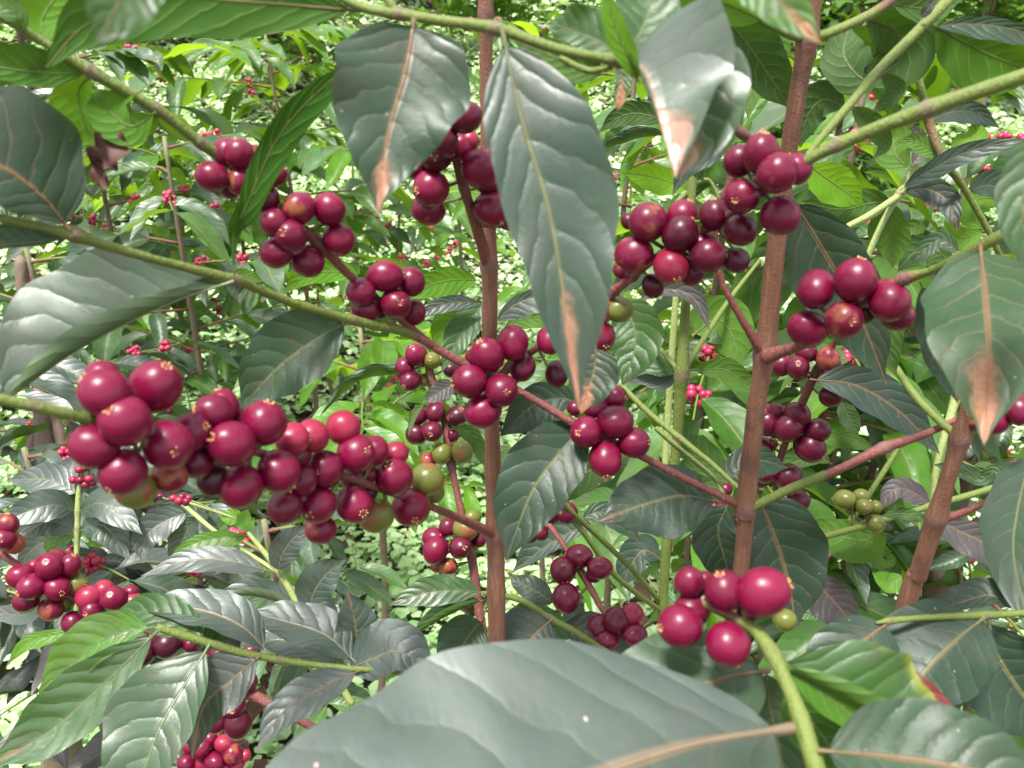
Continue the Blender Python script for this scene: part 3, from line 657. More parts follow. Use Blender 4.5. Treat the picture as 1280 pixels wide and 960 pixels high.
# ------------------------------------------------------------------ FIRST STEM
random.seed(11)
s1 = [(607, -40, .352, 10.5, 0), (608, 120, .375, 11, 0), (612, 335, .41, 12, 0), (613, 460, .43, 12, 0), (619, 670, .468, 13.5, 0), (621, 810, .49, 14, 0)]
T1 = thing('coffee_tree', 'upright reddish brown coffee stem left of centre carrying the heaviest cherry branch', 'coffee tree', ground_base(s1), 'upright fruiting coffee stems')
make_stem(T1, s1, [(611, 332), (618, 668), (609, 20)])
Z1, Z2 = ((80, 440), 4), ((320, 460), 4)
heavy = make_branch(T1, [(618, 668, .466, 8, .0), (590, 655, .445, 6.5, 0), (545, 636, .415, 5.5, 0), (480, 612, .375, 6, .1), (410, 590, .345, 6, .1), (340, 570, .315, 6, .1), (260, 552, .292, 7, .2), (180, 540, .272, 7, .3), (110, 524, .255, 8.5, .9), (42, 508, .243, 8, 1), (-50, 488, .232, 8, 1)], [(42, 508)],
 ch=[(*Z1, [(190, 130, 92, 80, 'r', 1), (205, 205, 136, 108, 'r', 0, 112, 142), (460, 172, 126, 116, 'r', .3, 530, 88), (305, 342, 137, 117, 'r', -.6, 277, 290), (150, 470, 114, 100, 'r', .3, 42, 440), (295, 600, 119, 107, 'r', -.3, 255, 672), (520, 466, 140, 104, 'r', -.5, 606, 490), (635, 400, 98, 92, 'r', .4, 722, 372), (750, 298, 90, 80, 'r', .7, 680, 285), (800, 265, 80, 68, 'r', 1.4, 775, 195), (840, 460, 108, 112, 'r', -.3, 785, 425), (1000, 355, 100, 116, 'r', .0, 1030, 243), (885, 335, 52, 55, 'r', 1.5), (660, 550, 90, 75, 'd', .8), (525, 622, 88, 78, 'o', .8), (358, 690, 112, 76, 'x', 1.2), (748, 640, 72, 88, 'k', 1.2), (885, 672, 103, 110, 'r', .1, 845, 788), (1075, 597, 116, 98, 'r', -.5, 1150, 670), (1192, 640, 66, 84, 'm', .3), (1105, 775, 82, 84, 'm', .6), (1142, 435, 86, 76, 'p', .6), (1240, 420, 80, 85, 'p', 1.0, 1220, 400)]),
     (*Z2, [(435, 297, 80, 86, 'p', .8), (500, 427, 97, 93, 'r', -.2, 568, 408), (592, 412, 65, 76, 'r', 1), (700, 428, 60, 62, 'p', 1.2), (345, 505, 86, 101, 'r', .2, 322, 512), (310, 685, 101, 78, 'r', .1, 288, 715), (325, 808, 81, 66, 'r', .9), (490, 682, 86, 97, 'r', -.2, 540, 712), (600, 738, 86, 88, 'x', .9), (690, 547, 91, 90, 'r', .1, 675, 482), (775, 697, 94, 90, 'r', .3, 806, 745), (857, 555, 79, 80, 'x', .7), (893, 620, 46, 50, 'g', 1.6), (500, 550, 70, 60, 'k', 1.8), (565, 530, 52, 42, 'd', 1.5), (205, 435, 70, 55, 'd', 1.4), (560, 620, 50, 40, 'k', 2.)])])
b2 = make_branch(T1, [(609, 328, .408, 9, 0), (596, 285, .392, 8, 0), (580, 235, .372, 7, 0), (570, 200, .362, 6.5, 0), (556, 150, .345, 6.5, .1), (545, 90, .33, 6, .4), (536, 35, .318, 6, .9)], [(578, 235)],
 ch=[((480, 100), 4, [(400, 185, 92, 72, 'd', -.2), (295, 300, 74, 74, 'd', -.6), (262, 380, 80, 78, 'k', .1, 260, 405), (165, 440, 62, 52, 'd', .8), (235, 542, 91, 88, 'r', -.3, 172, 565), (222, 650, 87, 62, 'm', .6), (385, 335, 50, 84, 'r', 1.2), (428, 305, 44, 50, 'p', 1.6), (482, 442, 94, 95, 'r', -.2, 537, 368), (530, 510, 75, 60, 'm', 1.2), (537, 645, 80, 98, 'r', -.1, 600, 742), (628, 670, 62, 86, 'm', .9)])])
b3 = make_branch(T1, [(614, 478, .43, 7, 0), (650, 450, .42, 5.5, 0), (690, 422, .405, 5.5, 0), (740, 390, .385, 7, 0), (775, 358, .365, 7, 0), (830, 315, .35, 6, 0), (885, 284, .338, 6.5, 0), (930, 255, .322, 6, 0), (975, 225, .308, 7, .4), (1003, 205, .298, 7.5, 1), (1042, 183, .292, 9, .9), (1155, 138, .278, 11, 1), (1300, 88, .262, 11, 1)], [(1045, 182), (1158, 137)],
 extra=[[(1003, 207, .312, 4.5, .9), (1020, 180, .33, 5.5, .9), (1060, 133, .345, 6.5, .9), (1098, 88, .352, 7, 1), (1158, 28, .36, 8, 1), (1205, -20, .37, 8, 1)]],
 ch=[((740, 140), 4, [(845, 207, 92, 86, 'r', .1, 850, 133), (733, 245, 70, 80, 'd', .6), (925, 305, 101, 96, 'r', -.5, 990, 235), (1020, 285, 62, 95, 'r', .6), (750, 420, 86, 86, 'r', -.2, 700, 455), (940, 518, 94, 94, 'r', .1), (745, 590, 81, 77, 'd', .3, 690, 545), (280, 550, 95, 92, 'r', -.1), (452, 520, 82, 72, 'r', .6, 490, 452), (440, 610, 88, 80, 'd', -.2, 500, 550), (612, 515, 80, 72, 'd', .7, 600, 450), (210, 712, 90, 90, 'r', -.2), (395, 768, 88, 82, 'p', -.3, 412, 832), (555, 670, 72, 68, 'm', .9), (580, 722, 90, 79, 'm', -.2, 668, 715), (500, 795, 62, 62, 'd', 1.), (720, 740, 60, 68, 'd', .9, 668, 730), (305, 870, 56, 56, 'k', .8), (180, 545, 32, 42, 'k', 1.6), (145, 790, 36, 42, 'd', 1.3), (195, 815, 42, 36, 'd', 1.2), (830, 370, 60, 40, 'd', 1.6)]),
     ((560, 380), 4, [(510, 180, 60, 72, 'r', .2), (750, 163, 84, 82, 'r', -.4, 785, 208), (545, 350, 54, 62, 'k', 1.4), (780, 20, 52, 80, 'o', .2), (855, 28, 72, 58, 'g', .9)])])
# small brown spur seen right of the scorched leaf
# ------------------------------------------------------------------ SECOND STEM
random.seed(12)
s2 = [(1022, -50, .315, 12.5, 0), (1008, 50, .33, 15, 0), (992, 150, .345, 13.5, 0), (975, 270, .365, 14, 0), (957, 430, .39, 15.5, 0), (944, 520, .405, 14, 0), (931, 640, .425, 14, 0), (926, 720, .44, 12.5, 0)]
T2 = thing('coffee_tree', 'tilted reddish brown coffee stem right of centre with cherries on both sides', 'coffee tree', ground_base(s2), 'upright fruiting coffee stems')
make_stem(T2, s2, [(1008, 50), (956, 440), (931, 635)])
b4 = make_branch(T2, [(928, 634, .424, 7.5, 0), (905, 622, .42, 6, 0), (860, 600, .418, 5.5, 0), (805, 572, .418, 5.5, 0), (760, 550, .417, 6, 0), (722, 532, .417, 6.5, 0), (660, 495, .414, 5.5, 0), (600, 465, .408, 6.5, 0), (540, 432, .40, 6.5, 0), (500, 398, .39, 6.5, 0), (440, 347, .37, 6, 0), (397, 303, .356, 8, 0), (355, 265, .342, 6.5, 0), (310, 222, .332, 6.5, .3), (270, 192, .322, 8.5, .9), (250, 178, .317, 7.5, 1), (195, 136, .305, 8, 1), (115, 90, .292, 8.5, 1), (60, 56, .284, 6.5, 1), (-40, -5, .272, 6, 1)], [(250, 178), (195, 136), (397, 303), (115, 90)],
 ch=[((240, 160), 4, [(172, 122, 60, 78, 'r', .7), (235, 130, 68, 80, 'r', -.1, 236, 63), (312, 130, 34, 50, 'r', 1.2), (100, 245, 78, 71, 'r', 0, 22, 237), (238, 268, 56, 66, 'r', -.3), (190, 308, 48, 44, 'd', .6), (415, 232, 56, 60, 'r', .5, 466, 202), (372, 355, 62, 72, 'd', .9), (410, 473, 71, 68, 'r', -.1), (494, 536, 79, 79, 'r', -.5, 480, 540), (535, 402, 78, 78, 'r', .3), (685, 405, 79, 80, 'r', .2), (735, 557, 77, 77, 'r', .1), (420, 625, 79, 72, 'r', .2), (580, 665, 76, 77, 'r', .1), (845, 820, 77, 66, 'r', 0), (965, 742, 76, 78, 'r', .2), (915, 745, 34, 60, 'r', .9), (1097, 768, 68, 72, 'r', .2), (1018, 880, 78, 72, 'r', -.5, 1050, 880), (870, 910, 72, 56, 'r', .2), (1112, 920, 52, 62, 'm', .6), (935, 915, 45, 40, 'd', 1.2)]),
     ((560, 380), 4, [(198, 256, 80, 83, 'r', -.2, 165, 198), (128, 270, 36, 52, 'r', .9), (325, 195, 73, 83, 'r', .1), (370, 312, 64, 70, 'd', .7), (108, 385, 86, 77, 'r', -.3, 28, 400), (265, 432, 88, 77, 'r', -.6, 293, 440), (175, 535, 85, 79, 'r', .1), (690, 640, 78, 77, 'r', -.3, 650, 640), (835, 590, 90, 80, 'r', -.1), (835, 465, 60, 58, 'r', .8, 880, 470), (745, 520, 66, 60, 'm', .7), (635, 520, 42, 36, 'm', .9), (930, 695, 80, 72, 'r', -.1, 1000, 690), (788, 775, 82, 86, 'r', 0, 790, 850)])])
b5 = make_branch(T2, [(541, 433, .400, 5.5, 0), (520, 421, .393, 6, .4), (500, 413, .387, 7, .95), (440, 400, .367, 6.5, 1), (370, 380, .346, 6.5, 1), (320, 360, .331, 6.5, 1), (293, 350, .322, 7.5, 1), (200, 326, .30, 6.5, 1), (130, 306, .285, 7.5, 1), (92, 293, .277, 10, 1), (60, 285, .272, 7, 1), (-50, 262, .258, 7, 1)], [(293, 350), (92, 293), (440, 400)])
b6 = make_branch(T2, [(958, 445, .388, 13, 0), (985, 437, .378, 8, 0), (1015, 426, .366, 7, 0), (1050, 402, .352, 6.5, 0), (1078, 378, .342, 6.5, 0), (1105, 362, .336, 7, .2), (1132, 348, .33, 8, .3), (1165, 338, .322, 6, .9), (1200, 322, .312, 8.5, 1), (1245, 298, .302, 9, 1), (1310, 270, .292, 9, 1)], [(1132, 348)],
 ch=[((920, 300), 4, [(400, 246, 89, 93, 'r', .4), (595, 202, 101, 102, 'r', .3, 615, 108), (357, 446, 91, 89, 'r', 0), (540, 400, 99, 86, 'r', -.6, 541, 414), (768, 312, 100, 92, 'r', 0.5, 852, 262), (745, 255, 80, 50, 'r', 1.2), (808, 378, 94, 64, 'm', 1.1), (650, 370, 40, 50, 'k', 1.9)])])
b7 = make_branch(T2, [(952, 440, .39, 8, 0), (935, 412, .384, 6, 0), (912, 372, .38, 5, 0), (900, 345, .378, 5, 0), (893, 300, .372, 5, 0), (905, 245, .362, 5.5, 0), (938, 185, .35, 6, 0), (925, 165, .345, 6.5, 0), (910, 148, .342, 5, .3)], [(925, 165)])
b8 = make_branch(T2, [(1005, 48, .33, 8, .4), (985, 42, .322, 6.5, .9), (955, 27, .31, 6, 1), (915, 5, .298, 6, 1), (880, -25, .29, 6, 1)], [])
b8r = make_branch(T2, [(1008, 48, .33, 8, .3), (1035, 42, .33, 7, .8), (1080, 22, .332, 7, .6), (1110, 4, .334, 6.5, .3), (1150, -25, .338, 6, .3)], [])
b9 = make_branch(T2, [(931, 638, .424, 9, .2), (952, 628, .42, 6.5, .95), (990, 610, .416, 6.5, .95), (1025, 596, .413, 6.5, .75), (1050, 586, .412, 6, 0), (1105, 560, .41, 7.5, 0), (1150, 545, .41, 5.5, 0), (1198, 524, .41, 5, 0)], [(1105, 560)])
# ------------------------------------------------------------------ THIRD STEM
random.seed(13)
s3 = [(1232, 440, .375, 11, 0), (1214, 500, .388, 12, 0), (1201, 545, .40, 14, 0), (1187, 592, .41, 12.5, 0), (1171, 645, .423, 14, 0), (1150, 712, .44, 13.5, 0), (1121, 800, .464, 14, 0)]
T3 = thing('coffee_tree', 'leaning brown coffee stem near the right edge crossed by thin green twigs', 'coffee tree', ground_base(s3), 'upright fruiting coffee stems')
make_stem(T3, s3, [(1201, 548), (1171, 647)])
b10 = make_branch(T3, [(1196, 545, .40, 8, .3), (1220, 538, .395, 5.5, 1), (1255, 525, .388, 5, 1), (1310, 505, .38, 5, 1)], [],
 ch=[((1040, 380), 5.333, [(930, 770, 60, 80, 'd', .5), (1085, 770, 82, 95, 'r', .2), (1240, 705, 85, 98, 'r', .0), (1180, 790, 25, 20, 'r', 1.5)])])
b10b = make_branch(T3, [(1194, 542, .40, 6.5, .6), (1175, 527, .405, 5.5, 1), (1140, 490, .42, 5.5, 1), (1105, 435, .44, 5, 1), (1085, 395, .455, 5, 1)], [])
b10c = make_branch(T3, [(1179, 648, .425, 8, 0), (1205, 640, .42, 5, .1), (1240, 624, .414, 5, .2), (1262, 608, .41, 4.5, .4), (1310, 580, .402, 4.5, .7)], [(1240, 624)])

# ------------------------------------------------------------------ branches whose trunk is out of view
def loose(label, rows, nodes=(), ch=(), extra=(), mat=None, sides=10, group=None):
    b = P(*rows[0][:3]); th = thing('coffee_branch', label, 'coffee branch', b, group)
    return make_branch(th, rows, nodes, name='twig', ch=ch, extra=extra, mat=mat, sides=sides)
random.seed(14)
c1 = loose('dark purple upright shoot with ripe and green cherries just left of the first stem', [(608, 830, .60, 8, 0), (600, 770, .60, 7, 0), (590, 700, .60, 6.5, 0), (580, 655, .60, 6.5, 0), (570, 610, .60, 5, 0), (562, 570, .60, 6, 0), (556, 530, .60, 5, 0), (548, 495, .60, 5, 0), (538, 468, .60, 5.5, 0), (532, 440, .60, 4, .3)], [(562, 580), (586, 690), (538, 468)],
 ch=[((400, 400), 5.333, [(640, 232, 71, 72, 'r', -.2, 620, 182), (565, 312, 61, 62, 'r', .2), (602, 405, 63, 71, 'd', 0, 572, 440), (748, 270, 55, 58, 'g', -.2, 740, 265), (812, 270, 28, 40, 'g', 1), (690, 405, 36, 40, 'x', 1.2), (880, 330, 56, 50, 'k', .9), (655, 640, 60, 60, 'd', .3), (770, 612, 62, 64, 'd', .0), (915, 638, 67, 68, 'k', .1), (640, 762, 71, 65, 'd', .1), (745, 742, 71, 66, 'd', -.6, 743, 760), (882, 772, 32, 56, 'd', .9), (812, 892, 66, 68, 'g', -.1), (948, 882, 66, 76, 'x', 0), (720, 935, 66, 42, 'o', .4)]),
     ((440, 600), 4, [(408, 290, 62, 42, 'r', .6), (418, 350, 63, 62, 'r', 0), (541, 337, 64, 49, 'd', -.4, 566, 330), (482, 235, 40, 52, 'd', .5), (566, 245, 62, 55, 'x', .2), (603, 185, 40, 36, 'g', .9), (635, 300, 30, 42, 'd', .7), (428, 432, 34, 30, 'o', .9), (480, 432, 48, 40, 'o', .4)])])
c2 = loose('dark twig hanging behind the middle stem joint with small deep red cherries', [(1062, 392, .52, 5, 0), (1045, 425, .54, 4.5, 0), (1022, 462, .56, 6, 0), (1002, 505, .58, 6, 0), (985, 545, .60, 5, 0), (975, 575, .61, 5, 0), (968, 605, .62, 4, 0), (985, 640, .63, 4, 0)], [(1022, 462), (975, 560)],
 ch=[((920, 300), 4, [(225, 622, 62, 56, 'd', .3), (308, 636, 56, 62, 'd', -.4, 295, 622), (352, 562, 56, 46, 'd', .4), (460, 598, 60, 56, 'o', .2), (484, 678, 70, 62, 'd', -.2, 520, 706), (476, 780, 66, 48, 'd', .2), (478, 640, 60, 40, 'd', .5), (140, 885, 60, 75, 'd', .8), (205, 860, 45, 42, 'd', 1)]),
     ((860, 480), 4, [(395, 190, 60, 75, 'd', .5), (502, 220, 70, 65, 'd', -.3), (545, 152, 60, 60, 'd', .3), (645, 232, 63, 54, 'd', .3), (608, 316, 75, 70, 'd', -.2, 658, 352), (375, 320, 46, 55, 'd', .8), (420, 298, 26, 30, 'o', 1), (392, 435, 56, 60, 'd', .1), (362, 472, 46, 46, 'm', .6), (503, 466, 69, 63, 'd', 0, 537, 408), (552, 582, 60, 54, 'd', .2, 590, 550), (572, 672, 32, 50, 'd', .5), (190, 527, 32, 32, 'd', 1), (242, 430, 24, 26, 'd', 1.2)])])
c3 = loose('thin brown twig with two small cherry clusters between the first and middle stems', [(800, 815, .50, 5, .2), (775, 790, .51, 4.5, 0), (755, 765, .52, 4, 0), (738, 735, .53, 5, 0), (722, 708, .54, 5, 0), (705, 682, .55, 4, 0), (688, 658, .56, 4, 0), (672, 640, .57, 3, 0)], [(728, 718), (686, 656)],
 ch=[((440, 600), 4, [(1000, 165, 48, 52, 'd', .4), (1075, 165, 49, 54, 'd', 0), (882, 272, 52, 42, 'd', .4), (945, 265, 36, 42, 'd', .6), (1056, 452, 62, 68, 'm', 0), (1136, 382, 62, 56, 'm', .1), (1240, 440, 60, 53, 'm', 0), (1070, 590, 62, 72, 'm', .2), (1208, 480, 42, 30, 'd', .7)]),
     ((680, 640), 4, [(275, 575, 53, 62, 'm', .2), (362, 542, 59, 69, 'm', -.2), (440, 515, 52, 66, 'p', .3), (318, 640, 60, 40, 'r', 0), (455, 615, 70, 44, 'm', .1)])])
c4 = loose('close branch end with large bright cherries at the bottom right of centre', [(1036, 1010, .225, 14, 1), (1014, 940, .235, 13.5, 1), (998, 890, .243, 12, 1), (977, 840, .252, 10.5, 1), (962, 812, .258, 11, .9), (940, 785, .264, 9, .8), (908, 768, .268, 7, .4), (880, 755, .272, 5, .6), (862, 742, .275, 4, .8)], [(1005, 908), (968, 822)],
 ch=[((680, 640), 4, [(725, 352, 68, 78, 'r', .4), (800, 350, 40, 60, 'm', .9), (903, 392, 90, 106, 'r', -.1, 872, 300), (1098, 402, 119, 119, 'r', .1, 1212, 350), (680, 570, 116, 100, 'r', -.2, 570, 570), (740, 490, 92, 72, 'm', .9), (920, 662, 112, 104, 'r', .1, 962, 745), (1020, 500, 55, 52, 'd', 1.2), (795, 445, 52, 50, 'd', 1.4)])])
Z3 = ((0, 620), 4); Z4 = ((120, 720), 4)
c5 = loose('purple brown branch with clusters of cherries along the lower left edge', [(420, 925, .53, 6.5, 0), (365, 895, .53, 6, 0), (320, 870, .53, 8, 0), (298, 856, .53, 9, 0), (270, 830, .53, 5, 0), (215, 800, .525, 5, 0), (160, 778, .52, 5, .1), (100, 752, .515, 5, 0), (60, 728, .51, 6, 0), (20, 705, .505, 5, 0), (-30, 670, .50, 5, 0)], [(298, 856), (60, 728)],
 ch=[(*Z3, [(35, 146, 58, 50, 'r', .4, 45, 98), (25, 215, 48, 60, 'r', 0, 35, 210), (70, 238, 44, 56, 'o', .5), (105, 402, 70, 54, 'r', .1), (160, 452, 66, 64, 'r', -.4, 125, 470), (247, 350, 67, 64, 'r', -.2, 260, 320), (350, 347, 50, 60, 'r', .4, 372, 295), (282, 312, 56, 38, 'r', .6), (170, 352, 32, 34, 'p', 1), (285, 460, 66, 58, 'r', -.3, 332, 475), (385, 440, 52, 52, 'x', .6, 440, 435), (130, 522, 62, 52, 'm', .3, 75, 545), (255, 565, 61, 56, 'o', .2), (328, 540, 35, 42, 'g', .9), (447, 507, 62, 54, 'p', .1), (520, 467, 56, 42, 'p', .5), (567, 512, 60, 64, 'r', -.3, 575, 480), (652, 480, 42, 32, 'r', .5), (665, 532, 64, 40, 'p', .2), (462, 572, 60, 50, 'm', -.2, 455, 575), (365, 632, 56, 52, 'r', .2), (815, 547, 40, 16, 'p', .3), (705, 780, 76, 66, 'k', 0), (830, 742, 76, 62, 'k', .2), (950, 742, 56, 26, 'd', .5), (640, 800, 46, 52, 'k', .5)]),
     (*Z4, [(625, 400, 76, 42, 'd', 0), (780, 372, 46, 28, 'r', .4), (570, 450, 56, 42, 'd', .3), (755, 530, 46, 62, 'd', .5), (685, 652, 61, 56, 'd', -.3, 700, 656), (710, 738, 65, 70, 'd', .1), (600, 722, 60, 62, 'd', .2)])])
c6 = loose('slender green shoot with large quilted leaves at the lower left', [(660, 880, .43, 4, 1), (560, 850, .428, 4, 1), (470, 838, .425, 4, 1), (430, 835, .425, 4.5, 1), (350, 825, .424, 5, 1), (300, 815, .42, 5.5, 1), (258, 803, .416, 6, 1), (225, 793, .412, 6, 1), (196, 784, .408, 5.5, 1)], [(350, 825), (272, 808)])
c7 = loose('olive green upright shoot between the first and middle stems', [(826, 900, .66, 8, 1), (828, 780, .64, 7, .9), (833, 680, .62, 7, 1), (845, 560, .60, 7.5, 1), (852, 468, .58, 9, .9), (856, 400, .57, 7, 1), (862, 300, .55, 6.5, 1), (866, 215, .54, 6, 1), (872, 130, .53, 5, 1)], [(852, 468), (829, 755), (862, 235)],
 extra=[[(850, 465, .58, 4, 1), (815, 425, .60, 3.5, 1), (785, 392, .62, 2.6, 1)], [(852, 468, .58, 4, 1), (885, 415, .62, 4, 1), (915, 370, .66, 3.5, 1), (950, 325, .7, 2.5, 1)],
        [(829, 757, .64, 4.5, .8), (790, 712, .60, 4, 1), (745, 668, .57, 4, 1), (715, 640, .55, 4, 1), (690, 610, .54, 3, 1)], [(829, 765, .64, 4, .9), (800, 745, .61, 4, 1), (765, 715, .58, 4.2, 1), (725, 660, .56, 4, 1), (700, 640, .55, 3, 1)],
        [(862, 235, .55, 3, 1), (885, 225, .55, 3, 1), (900, 250, .55, 2.5, 1)], [(860, 240, .55, 4, .6), (845, 255, .54, 4, .6), (822, 290, .53, 3, .8)]])
c7b = loose('pale thin shoot standing close behind the olive green one', [(828, 640, .80, 4.5, 1), (835, 520, .78, 5, 1), (840, 440, .76, 5, 1), (846, 350, .74, 4, 1), (850, 280, .73, 3, 1)], [(838, 470)], extra=[[(838, 470, .77, 3.5, 1), (815, 425, .75, 3, 1), (790, 395, .74, 2.4, 1)]], mat=M_PALE)
c8 = loose('pair of thin green twigs sloping down right from the middle cluster to the middle stem', [(775, 480, .50, 4, 1), (810, 515, .49, 4.5, 1), (850, 548, .48, 4.5, 1), (890, 580, .47, 4, 1), (925, 612, .46, 3.5, 1)], [(850, 548)], extra=[[(820, 535, .50, 4, 1), (850, 562, .49, 4, 1), (890, 595, .48, 3.6, 1), (905, 618, .47, 3, 1)]])
c9 = loose('pale green twig with small side buds left of the blurred scorched leaf', [(1165, 650, .55, 3.5, 1), (1168, 600, .55, 4.5, 1), (1176, 560, .55, 5, 1), (1188, 520, .55, 6, 1), (1198, 488, .55, 7, 1), (1205, 465, .55, 5, 1), (1210, 430, .55, 4, 1)], [(1198, 488)], mat=M_PALE,
 extra=[[(1198, 488, .55, 3, 1), (1185, 480, .55, 2.5, 1), (1178, 462, .56, 2, .5)], [(1198, 488, .55, 3, 1), (1212, 492, .54, 2.5, 1), (1222, 500, .54, 2, .5)]])
c10 = loose('dark green twig with unripe green cherries crossing behind the right stem', [(1300, 588, .50, 5, .9), (1235, 612, .50, 5, 1), (1165, 632, .50, 5, 1), (1120, 645, .50, 5, 1), (1070, 660, .50, 5, 1), (1010, 677, .50, 4.5, 1), (985, 690, .5, 3, 1)], [(1165, 632)],
 ch=[((960, 600), 4, [(382, 97, 49, 46, 'g', .1), (466, 82, 41, 36, 'g', .4), (478, 133, 46, 38, 'g', -.1, 478, 130), (413, 152, 26, 22, 'g', .9), (540, 217, 49, 38, 'g', .4), (538, 135, 27, 36, 'g', .6)])])
c11 = loose('short olive twig with dull green cherries below the crossing green twig', [(1015, 720, .60, 4.5, .7), (1035, 692, .60, 5, .1), (1052, 665, .60, 4.5, .7), (1080, 628, .60, 4, 1), (1098, 600, .60, 4, 1), (1112, 578, .6, 4, 1), (1130, 548, .6, 3, 1)], [(1035, 692)],
 ch=[((960, 600), 4, [(418, 361, 58, 42, 'x', 0), (348, 357, 32, 32, 'g', .5), (322, 272, 40, 40, 'g', .2), (262, 265, 36, 26, 'g', .5)])])
c12 = loose('thin dark green twig holding the broad hanging leaves at the lower right', [(1310, 765, .34, 5, 1), (1255, 768, .335, 5, 1), (1232, 769, .333, 5.5, 1), (1160, 772, .33, 4.5, 1), (1112, 776, .326, 4.5, 1), (1095, 779, .325, 1.5, 1)], [(1232, 769), (1112, 776)])
c13 = loose('blurred green twig crossing the top with the long hanging leaves', [(395, -25, .262, 6, 1), (450, 8, .258, 6.5, 1), (500, 18, .256, 8, 1), (560, 27, .253, 7.5, 1), (620, 36, .25, 8.5, 1), (700, 62, .25, 7, 1), (770, 76, .25, 8, .9), (800, 84, .25, 5, 1)], [(500, 18), (620, 36), (772, 77)],
 extra=[[(500, 18, .256, 6, 1), (485, 2, .256, 6.5, 1), (470, -20, .256, 6.5, 1)], [(700, 72, .262, 4, 1), (735, 88, .258, 5, 1), (765, 84, .253, 4, 1)]])
c14 = loose('green twig behind the first stem holding a glossy quilted leaf near the bottom', [(760, 815, .5, 4, 1), (720, 790, .51, 4.5, 1), (688, 773, .52, 5, 1), (655, 752, .53, 4.5, 1), (618, 742, .54, 4, 1), (603, 742, .54, 3.5, 1)], [(688, 773)])
c15 = loose('greyish green twig passing behind the forked twigs at the upper right', [(1255, 330, .52, 4, 1), (1235, 288, .51, 4.5, 1), (1205, 235, .50, 5, 1), (1180, 200, .49, 6, .6), (1160, 150, .49, 6.5, .5), (1150, 105, .48, 5, 1), (1135, 60, .48, 5, 1)], [(1155, 135), (1185, 200)])
c16 = loose('pale branching twig between the middle stem and the upper right leaves', [(1060, 420, .56, 5, 1), (1072, 360, .555, 4.5, 1), (1085, 320, .55, 4.5, 1), (1105, 275, .55, 4.5, 1), (1125, 240, .55, 5, 1), (1140, 212, .55, 4.5, 1), (1165, 172, .55, 3.5, 1)], [(1123, 243)], mat=M_PALE, extra=[[(1000, 330, .48, 4.5, 1), (1052, 288, .50, 4.5, 1), (1085, 270, .52, 5, 1), (1122, 246, .55, 5, 1)], [(1140, 215, .55, 2.5, 1), (1165, 205, .55, 2.5, 1), (1190, 208, .55, 2, 1)]])
c17 = loose('low shoot of bright pink cherries at the bottom edge left of the nearest leaf', [(245, 990, .72, 4, 1), (262, 955, .72, 4, .5), (272, 925, .72, 4, .3), (278, 905, .72, 3, .6)], [],
 ch=[(*Z4, [(640, 835, 43, 41, 'p', 0), (570, 810, 35, 38, 'r', .3), (530, 857, 48, 46, 'r', -.2), (452, 935, 46, 38, 'r', 0), (530, 937, 36, 34, 'p', .3), (592, 930, 52, 44, 'r', -.3), (685, 892, 50, 48, 'r', 0), (745, 900, 30, 28, 'p', .4), (705, 940, 38, 34, 'p', .2), (468, 852, 32, 36, 'r', .8), (625, 965, 46, 40, 'p', 0), (560, 980, 50, 40, 'r', 0), (480, 990, 44, 36, 'p', 0), (680, 985, 46, 36, 'r', 0), (590, 870, 20, 20, 'p', 1)])])
c18 = loose('light green shoot with small bright leaves under the heavy cherry branch', [(440, 880, .74, 5, 1), (410, 830, .73, 5, 1), (388, 785, .72, 4.5, 1), (372, 755, .72, 5, 1), (352, 720, .72, 4.5, 1), (330, 690, .72, 3.8, 1), (312, 668, .72, 3, 1), (300, 650, .72, 2, 1)], [(352, 718)], mat=M_PALE, extra=[[(352, 718, .72, 3.5, 1), (300, 685, .74, 3, 1), (270, 665, .76, 3.2, 1), (240, 640, .78, 3.2, 1), (222, 625, .79, 2.5, 1)]],
 ch=[((0, 620), 4, [(868, 12, 20, 18, 'p', 0), (895, 25, 24, 20, 'p', -.3), (930, 28, 24, 20, 'r', 0), (945, 10, 18, 16, 'p', .3), (910, 5, 20, 18, 'r', .3), (800, 0, 14, 12, 'r', .3)])])
c19 = loose('upright frond of paired grey leaves at the left below the green branch end', [(92, 860, .84, 4, 1), (96, 760, .81, 3.8, 1), (96, 700, .8, 3.5, 1), (96, 680, .8, 3.8, 1), (97, 650, .8, 4, 1), (98, 620, .8, 3.6, 1), (100, 600, .8, 2.6, 1)], [(97, 640), (97, 662)], mat=M_PALE,
 ch=[((80, 440), 4, [(75, 588, 20, 18, 'p', 0), (105, 580, 20, 18, 'r', .2), (45, 640, 20, 18, 'p', 0), (80, 640, 22, 18, 'r', -.3), (125, 635, 22, 18, 'p', 0), (105, 662, 20, 16, 'p', 0), (140, 655, 18, 14, 'r', .3)])])

# ------------------------------------------------------------------ leaves one can tell apart
random.seed(21)
# nearest leaves at the bottom, on the close branch end
leaf(c4, [(990, 910), (860, 932), (700, 985), (500, 1055), (190, 1145)], .238, .165, (180, 178), tone=.06, grey=.6, sky=42, gloss=1.4, vein=.2, fl=6, fr=12, rib=.85, peak=.5, wave=.05, veins=.03)
leaf(c4, [(962, 838), (900, 850), (830, 885), (700, 960)], .278, .262, (78, 78), vein=.3, gloss=.6, sky=30, tone=.15, grey=.4, fl=8, fr=8, rib=1, peak=.4, scorch=0)
leaf(c4, [(1022, 938), (1110, 946), (1210, 962), (1340, 1000)], .232, .21, (72, 70), vein=.3, gloss=.28, sky=20, tone=.12, grey=.5, fl=10, fr=10, rib=.9)
leaf(c4, [(972, 824), (1040, 862), (1130, 908), (1222, 912)], .258, .245, (84, 30), sky=0, gloss=.7, tone=.3, grey=.15, fl=5, fr=110, rib=.1, turning=1., peak=.5, veins=.04)
